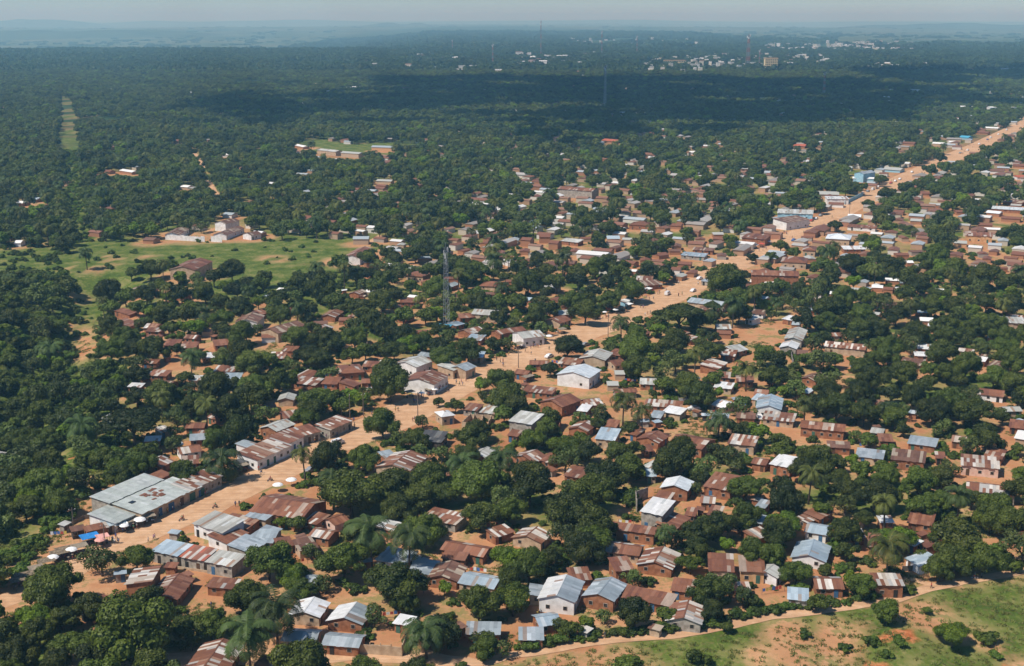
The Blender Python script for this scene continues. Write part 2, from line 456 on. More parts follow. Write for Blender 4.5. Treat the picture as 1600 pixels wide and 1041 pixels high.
# tufts creeping over bare yards
tuft = mth('MULTIPLY', mth('SUBTRACT', mth('MULTIPLY_ADD', mid, .75, mth('MULTIPLY', fine, .32)), .555, None, True), 14.0, None, True)
vegf = mth('MULTIPLY_ADD', sep.outputs[0], 1.5, mth('MULTIPLY_ADD', fine, 1.7, -1.22), True)
vegf2 = mth('MAXIMUM', vegf, mth('MULTIPLY', tuft, .8))
soil = mix(mth('MULTIPLY', mth('SUBTRACT', micro, .60, None, True), 6.0, None, True), soil, (.17, .10, .06))
soil = mix(sep.outputs[0], soil, mix(mid, (.42, .25, .12), (.60, .40, .21)))
c = mix(vegf2, soil, grass)
redc = ramp(fine, [(.4, (.36, .105, .035)), (.6, (.52, .20, .085))])
c = mix(mth('MULTIPLY_ADD', sep.outputs[1], 2.2, mth('MULTIPLY_ADD', fine, 2.0, -1.9), True), c, redc)
wood = ramp(nze(.06, 5, .7), [(.35, (.020, .042, .014)), (.55, (.042, .075, .022)), (.72, (.15, .105, .05))])
c = mix(sep.outputs[2], c, wood)
savc = ramp(nze(.0011, 6, .6), [(.36, (.035, .065, .028)), (.47, (.07, .10, .040)), (.60, (.12, .13, .065))])
c = mix(at.outputs['Alpha'], c, savc)
n.links.new(c, b.inputs['Base Color'])
b.inputs['Roughness'].default_value = .95; b.inputs['Specular IOR Level'].default_value = .08
bp = N(n, "ShaderNodeBump"); bp.inputs['Strength'].default_value = .5; bp.inputs['Distance'].default_value = .25
n.links.new(fine, bp.inputs['Height']); n.links.new(bp.outputs[0], b.inputs['Normal'])

# road and paths: sheets just above the ground
mRd, n, b = mat("packed_sand")
geo = N(n, "ShaderNodeNewGeometry")
big, mid, fine = nze(.05, 4), nze(.35, 6, .6), nze(1.6, 5, .7)
c = ramp(mth('MULTIPLY_ADD', mid, .6, mth('MULTIPLY', big, .4)), [(.38, (.48, .270, .145)), (.5, (.58, .350, .195)), (.63, (.66, .425, .260))])
mp = N(n, "ShaderNodeMapping"); mp.inputs['Rotation'].default_value = (0, 0, -math.atan2(RU[110][1] - RU[20][1], RU[110][0] - RU[20][0])); mp.inputs['Scale'].default_value = (.03, .9, 1)
n.links.new(geo.outputs['Position'], mp.inputs[0])
z = N(n, "ShaderNodeTexNoise"); z.inputs['Scale'].default_value = 1.0; z.inputs['Detail'].default_value = 4; n.links.new(mp.outputs[0], z.inputs['Vector'])
c = mix(mth('MULTIPLY', mth('SUBTRACT', z.outputs['Fac'], .47, None, True), 3.2, None, True), c, (.40, .24, .14))
c = mix(mth('MULTIPLY', mth('SUBTRACT', fine, .52, None, True), 1.5), c, (.32, .185, .10))
n.links.new(c, b.inputs['Base Color']); b.inputs['Roughness'].default_value = .95; b.inputs['Specular IOR Level'].default_value = .08
def strip(name, A, B, m, z=0.03, cols=4, wob=1.2):
    n_ = len(A); V = []; Fc = []
    for i in range(n_):
        w1 = (vnoise(A[i][0], A[i][1], 4.5, 51) + vnoise(A[i][0], A[i][1], 14, 52) - 1) * wob
        w2 = (vnoise(B[i][0], B[i][1], 4.5, 53) + vnoise(B[i][0], B[i][1], 14, 54) - 1) * wob
        d = np.array(B[i]) - np.array(A[i]); L = np.hypot(*d) or 1; d = d / L
        a_ = np.array(A[i]) + d * w1; b_ = np.array(B[i]) + d * w2
        for k in range(cols + 1):
            p = a_ + (b_ - a_) * k / cols
            V.append((p[0], p[1], float(terrain(p[0], p[1])) + z))
    for i in range(n_ - 1):
        for k in range(cols):
            q = i * (cols + 1) + k
            Fc.append((q, q + 1, q + cols + 2, q + cols + 1))
    me = bpy.data.meshes.new(name); me.from_pydata(V, [], [f[::-1] for f in Fc]); me.materials.append(m)
    me.update()
    return tag(link(name, me), kind='structure')
RU2 = resample(W(ROAD_UP), 420); RL2 = resample(W(ROAD_LO), 420)
strip("road", RU2, RL2, mRd, .035, 6, 1.6)
def pathstrip(px, w, n_=120, name="path", z=.06, wob=.5):
    P = resample(W(px), n_)
    T = np.gradient(P, axis=0); T /= np.hypot(T[:, 0], T[:, 1])[:, None]
    Nn = np.c_[-T[:, 1], T[:, 0]]
    return strip(name, P + Nn * w / 2, P - Nn * w / 2, mRd, z, 3, wob)
pathstrip(PATH_PX, 3.4, 300, z=.10)
pathstrip([(1462,917),(1430,907),(1415,905),(1395,912)], 2.2, 40, z=.14)
pathstrip([(300,240),(312,252),(318,262)], 9, 40)
pathstrip([(322,282),(330,297),(338,310),(342,322)], 8, 40)
pathstrip([(100,1032),(260,1036),(420,1024),(560,1022),(660,1028),(740,1043)], 6.5, 120, z=.05, wob=1.5)
pathstrip([(598,368),(585,376),(560,382)], 6, 30)
pathstrip([(1175,380),(1120,412),(1092,428)], 7, 40)
pathstrip([(1600,186),(1640,168),(1700,140)], 12, 40)
# ------------------------------------------------------------------ plants
def leafmesh(name, V, Fc, val, m, trunk=None):
    me = bpy.data.meshes.new(name)
    V = np.asarray(V, np.float32); Fc = np.asarray(Fc, np.int32)
    me.vertices.add(len(V)); me.vertices.foreach_set('co', V.ravel())
    me.loops.add(Fc.size); me.loops.foreach_set('vertex_index', Fc.ravel())
    k = Fc.shape[1]
    me.polygons.add(len(Fc)); me.polygons.foreach_set('loop_start', np.arange(0, Fc.size, k, dtype=np.int32))
    a = me.attributes.new("leaf", 'FLOAT', 'FACE'); a.data.foreach_set('value', np.asarray(val, np.float32))
    me.materials.append(m)
    me.update(calc_edges=True)
    return me
def quads(P, Nrm, size, rng, asp=1.5):
    n_ = len(P)
    Nrm = Nrm / np.linalg.norm(Nrm, axis=1)[:, None]
    R = rng.normal(size=(n_, 3)); U = np.cross(Nrm, R); U /= np.linalg.norm(U, axis=1)[:, None]
    V_ = np.cross(Nrm, U)
    s = size * rng.uniform(.6, 1.35, n_)
    a = U * (s * asp / 2)[:, None]; b_ = V_ * (s / 2)[:, None]
    fold = Nrm * (s * .18)[:, None]
    V = np.stack([P - a, P - b_ + fold, P + a, P + b_ + fold], 1).reshape(-1, 3)
    F = np.arange(n_ * 4).reshape(-1, 4)
    return V, F
def crown_mesh(name, m, seed, lobes=14, leaves=4200, size=.075, squash=.8, spread=1.0, gap=0.0, core=True, sag=.3):
    """unit crown: radius about 1, centred on the origin, z from about -0.7 to 0.75"""
    rng = np.random.default_rng(seed)
    C, R = [], []
    for i in range(lobes):
        th = rng.uniform(0, 2 * math.pi); u = rng.uniform(-.5, 1.12)
        rr_ = rng.uniform(.38, .90) * spread * math.sqrt(max(0, 1 - max(u, 0) ** 2 * .8))
        C.append((rr_ * math.cos(th), rr_ * math.sin(th), u * .52 * squash)); R.append(rng.uniform(.15, .38))
    C.append((0, 0, .05)); R.append(.55)
    C = np.array(C); R = np.array(R)
    w = R ** 2; w = w / w.sum()
    V, F, val = [], [], []
    li = rng.choice(len(R), leaves, p=w)
    D = rng.normal(size=(leaves, 3)); D[:, 2] = D[:, 2] * .9 + .25
    D /= np.linalg.norm(D, axis=1)[:, None]
    rad = R[li] * (rng.uniform(.80, 1.12, leaves) + .10 * np.sin(D[:, 0] * 7 + li) * np.cos(D[:, 1] * 8 + li))
    P = C[li] + D * rad[:, None] * np.array([1, 1, squash])
    # drop leaves buried in other lobes
    inside = np.zeros(leaves, int)
    for c, r in zip(C, R):
        inside += (np.linalg.norm((P - c) / np.array([1, 1, squash]), axis=1) < r * .72)
    keep = inside == 0
    if gap: keep &= rng.uniform(size=leaves) > gap * (np.sin(P[:, 0] * 6 + seed) * np.cos(P[:, 1] * 5) > .2)
    P, D, li = P[keep], D[keep], li[keep]
    q, f = quads(P, D + rng.normal(size=D.shape) * .40, size, rng)
    tone = rng.uniform(0, 1, len(R))
    vl = np.clip(.60 * tone[li] + .45 * rng.uniform(size=len(li)) - .15, 0, 1)
    V.append(q); F.append(f); val.append(vl); off = len(q)
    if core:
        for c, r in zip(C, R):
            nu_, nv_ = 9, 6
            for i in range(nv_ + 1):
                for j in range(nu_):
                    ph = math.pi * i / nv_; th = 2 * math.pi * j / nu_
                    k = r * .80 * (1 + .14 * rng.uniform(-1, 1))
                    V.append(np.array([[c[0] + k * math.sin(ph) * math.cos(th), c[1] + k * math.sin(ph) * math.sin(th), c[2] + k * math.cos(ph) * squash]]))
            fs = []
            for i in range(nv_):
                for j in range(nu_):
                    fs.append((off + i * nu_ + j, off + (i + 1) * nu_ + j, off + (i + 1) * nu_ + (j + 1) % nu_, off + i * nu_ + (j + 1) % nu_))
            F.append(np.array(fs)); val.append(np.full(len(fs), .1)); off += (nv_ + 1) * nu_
    return leafmesh(name, np.concatenate(V), np.concatenate(F), np.concatenate(val), m)
def trunk_mesh(seed, h=1.0, r=.055, limbs=5):
    """unit tree: crown radius 1, crown centre at z = 1.05; the trunk reaches into it"""
    rng = random.Random(seed); mb = MB()
    mb.tube([(0, 0, -.12), (.02, 0, .15), (rng.uniform(-.05, .05), rng.uniform(-.05, .05), .55 * h)], [r * 1.5, r, r * .75], 7)
    for i in range(limbs):
        a = 2 * math.pi * i / limbs + rng.uniform(-.4, .4); e = rng.uniform(.35, .62)
        mb.tube([(0, 0, .42 * h), (math.cos(a) * e * .5, math.sin(a) * e * .5, .75 * h), (math.cos(a) * e, math.sin(a) * e, 1.05 * h)], [r * .6, r * .4, r * .12], 5)
    return mb.mesh("trunk", M_TRUNK, True)
CR = {}
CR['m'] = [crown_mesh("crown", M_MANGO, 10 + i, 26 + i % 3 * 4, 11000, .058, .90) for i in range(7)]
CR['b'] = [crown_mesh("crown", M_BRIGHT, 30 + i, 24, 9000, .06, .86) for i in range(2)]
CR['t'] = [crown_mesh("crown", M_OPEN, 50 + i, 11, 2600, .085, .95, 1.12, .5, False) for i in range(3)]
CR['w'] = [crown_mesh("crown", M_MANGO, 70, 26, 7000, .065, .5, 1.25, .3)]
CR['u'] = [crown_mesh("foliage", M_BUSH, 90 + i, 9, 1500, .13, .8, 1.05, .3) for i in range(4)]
TR = {k: [trunk_mesh(i * 7 + ord(k)) for i in range(3)] for k in 'mbtw'}

def frond_fan(name, m, seed, nf, L, droop, wleaf, lift=.9):
    rng = random.Random(seed); V = []; F = []; val = []
    for i in range(nf):
        az = i * 2.399 + rng.uniform(-.15, .15)
        el = math.radians(rng.uniform(-10, 70) if i > 4 else rng.uniform(60, 85))
        LL = L * rng.uniform(.85, 1.1); segs = 9; tone = rng.random() * (.4 if el > .3 else 1)
        p = Vector((0, 0, 0)); e = el; pts = [p.copy()]
        for s in range(segs):
            d = Vector((math.cos(az) * math.cos(e), math.sin(az) * math.cos(e), math.sin(e)))
            p = p + d * (LL / segs); pts.append(p.copy()); e -= droop / segs * (1 + s * .25)
        side = Vector((-math.sin(az), math.cos(az), 0))
        for s in range(segs):
            a_, b_ = pts[s], pts[s + 1]
            for h in range(3):
                t0 = (s + h / 3) / segs
                wl = wleaf * LL * math.sin(math.pi * min(1, .12 + t0 * .85)) ** .7
                q0 = a_.lerp(b_, h / 3); q1 = a_.lerp(b_, h / 3 + .26)
                fwd = (b_ - a_).normalized()
                for sg in (1, -1):
                    tip = q0 + side * sg * wl + fwd * wl * .45 + Vector((0, 0, -wl * rng.uniform(.25, .6)))
                    o = len(V); V += [tuple(q0), tuple(q1), tuple(tip + fwd * .10), tuple(tip)]
                    F.append((o, o + 1, o + 2, o + 3)); val.append(tone * .9 + rng.random() * .1)
            o = len(V); w_ = .05
            V += [tuple(a_ - side * w_), tuple(a_ + side * w_), tuple(b_ + side * w_), tuple(b_ - side * w_)]
            F.append((o, o + 1, o + 2, o + 3)); val.append(1.0)
    return leafmesh(name, V, F, val, m)
PALM = [frond_fan("fronds", M_PALM, i, 40, 5.6, 1.35, .16) for i in range(3)]
COCO = [frond_fan("fronds", M_COCO, 20 + i, 26, 5.2, 1.6, .14) for i in range(3)]
def palm_trunk(seed, h):
    rng = random.Random(seed); mb = MB(); bx, by = rng.uniform(-.6, .6), rng.uniform(-.6, .6)
    mb.tube([(bx, by, -.4), (bx * .8, by * .8, h * .3), (bx * .3, by * .3, h * .7), (0, 0, h)], [.34, .24, .2, .24], 8)
    return mb.mesh("trunk", M_TRUNK, True)
PT = {h: [palm_trunk(h * 3 + i, h) for i in range(2)] for h in (6, 9, 12)}
BAN = [frond_fan("leaves", M_BUSH, 60 + i, 12, 2.3, 1.5, .13) for i in range(2)]

ROOF_PX = []      # screen boxes that the photo keeps clear of crowns
TREES = []        # x, y, z, r, kind, px width
def put_tree(cx, cy, wpx, kind):
    if kind in 'pc':
        x, y, z = G(cx, cy, 8)
        for _ in range(3):
            s = to_px(x, y, z + 8)[2]
            h = 6 if wpx / s < 6.5 else 9
            x, y, z = G(cx, cy + wpx * .05, h)
        TREES.append((x, y, z, wpx / s / 2, kind, wpx, h)); return
    x, y, z = G(cx, cy, 5)
    for _ in range(4):
        s = to_px(x, y, z + 5)[2]
        r = wpx / s / 2
        x, y, z = G(cx, cy, r * (.55 if kind == 'u' else 1.0))
    TREES.append((x, y, z, r, kind, wpx, 0))
TREE_TXT = """85 912 88 m;140 945 58 m;158 872 62 t;213 870 56 m;205 975 125 m;170 1012 85 m;290 980 62 m;232 935 60 m;60 985 60 m;110 1005 66 m;28 1020 66 m;85 1038 60 m;388 930 74 m;386 985 84 p;343 968 24 t;300 1003 34 t
420 873 80 m;432 945 82 p;402 965 55 m;537 872 82 m;620 905 88 m;468 893 34 b;578 828 76 p;640 838 66 p;668 818 50 t;662 965 72 p;690 985 70 m;748 938 76 m;797 905 48 m;584 960 46 t;694 918 30 b;662 918 22 b;486 860 34 t;440 815 26 b;466 818 34 m;756 995 36 t;784 1012 36 t;556 918 30 u
887 795 90 m;925 842 60 m;826 880 68 m;860 870 46 m;802 925 28 m;992 955 60 m;1036 958 38 m;945 962 30 t;918 972 34 b;874 975 30 t;1078 878 42 b;1092 855 54 m;1135 850 30 b;1038 830 28 p;1012 906 28 u;1108 920 60 m;1112 952 46 m;1138 980 24 m;1162 930 46 t;1120 818 60 m;1160 818 40 m;1180 860 60 m;985 1035 48 u;1086 1025 42 u
1215 832 60 m;1208 868 50 m;1320 828 60 m;1322 858 40 m;1350 808 42 m;1245 892 50 m;1345 912 50 m;1388 850 88 c;1495 838 92 m;1440 868 28 m;1562 872 58 u;1580 815 58 m;1548 808 56 m;1385 952 48 m;1447 953 17 m;1490 988 54 b;1545 995 40 u;1257 988 24 u;1280 938 38 m;1320 1010 24 u
30 640 55 m;66 648 56 m;106 655 50 t;208 652 95 w;322 630 46 c;252 618 40 c;345 702 78 p;268 692 38 t;276 650 46 t;285 737 50 m;225 722 44 m;190 745 50 m;165 715 55 m;120 745 60 t;75 725 60 m;25 745 60 m;40 790 60 m;95 785 55 m;130 700 55 t;70 690 50 m;20 690 50 m;150 670 40 t
472 706 40 c;513 712 60 m;570 714 52 m;597 662 58 m;488 640 46 m;533 633 40 m;567 624 38 b;610 598 66 m;660 657 28 t;645 685 42 m;685 627 20 m;712 632 30 m;750 600 30 b;778 592 50 m;548 765 92 m;612 758 78 m;685 770 50 m;752 748 78 m;722 708 55 p;782 716 55 p;735 682 56 m;765 798 36 b;690 707 40 t;518 745 42 p;622 793 56 m;660 690 34 m
808 632 46 m;832 685 42 b;873 692 38 b;920 703 50 m;982 728 56 m;975 622 52 c;1003 640 46 c;985 668 30 m;1060 706 66 m;1120 702 40 m;1147 716 50 t;1166 760 58 m;828 752 86 m;925 768 76 m;876 800 50 b;985 773 44 u;1085 762 28 t;1125 642 52 p;1075 600 56 m;1035 600 40 m;1160 635 42 t;905 652 30 t;930 662 28 m;1168 800 50 m;990 700 34 m
1258 630 38 c;1300 617 42 m;1345 612 48 m;1427 620 50 m;1385 636 30 p;1412 670 28 m;1358 686 34 m;1522 640 66 m;1542 682 58 m;1480 667 22 m;1218 686 40 m;1269 738 54 c;1230 765 48 m;1320 762 50 m;1345 732 40 m;1385 742 42 m;1435 750 62 m;1440 790 50 m;1382 782 50 c;1498 772 44 p;1560 792 56 m;1310 722 36 m;1592 700 28 m;1460 640 34 m;1320 640 30 t;1285 795 36 b
362 421 44 m;235 418 44 m;268 414 36 m;172 455 52 m;160 468 26 c;320 455 42 m;348 494 42 b;212 542 42 m;300 556 38 p;276 545 26 m;378 552 56 m;370 452 36 m;15 425 26 p;45 430 26 p;205 425 30 m;134 404 12 p;250 445 34 m;290 490 40 m;255 480 36 m
415 432 36 m;530 408 36 m;575 400 38 m;615 402 40 m;500 450 56 m;465 443 40 m;520 470 40 m;483 482 42 m;430 475 36 m;524 526 38 m;484 552 52 m;550 552 36 m;630 492 40 m;600 512 48 m;665 492 38 m;460 572 26 t;606 580 62 m;567 487 32 m;660 532 44 m;700 548 30 m;726 550 20 b;728 422 48 m;745 458 34 m;690 420 34 m;455 525 34 m;590 445 36 m;555 425 34 m
887 540 50 m;915 484 52 m;930 415 46 m;825 440 50 m;835 492 44 m;985 450 50 m;1062 486 72 w;1155 486 44 m;1132 438 66 m;997 527 44 m;1046 540 44 m;1108 546 44 m;1165 572 42 c;1086 562 36 c;997 500 22 m;970 516 16 p;955 535 30 u;1115 590 36 m;870 440 40 m;780 495 36 m;800 470 40 m;1110 478 26 m;950 440 40 m
1220 445 34 m;1280 442 36 c;1295 480 60 m;1260 500 40 m;1330 410 46 m;1390 412 50 m;1350 490 50 m;1400 490 44 m;1370 510 44 m;1290 605 46 m;1390 540 50 m;1410 580 60 m;1365 590 50 m;1480 580 44 m;1510 570 54 m;1215 560 40 m;1260 560 34 m;1305 560 34 m;1540 430 50 m;1390 302 34 m;1412 292 30 m;1374 280 24 m;1455 264 26 m;1475 260 26 m;1468 245 22 m;1546 236 36 m;1522 246 20 m;1577 218 16 m;1282 323 26 m;1307 351 24 m;1220 383 26 m;1175 402 22 m;1360 318 22 m;1430 300 26 m;1500 262 24 m;1490 420 50 m;1460 400 50 m;1205 400 22 m;1530 500 40 m;1570 540 44 m"""
for row in TREE_TXT.replace('\n', ';').split(';'):
    a_ = row.split()
    if len(a_) == 4: put_tree(float(a_[0]), float(a_[1]), float(a_[2]), a_[3])
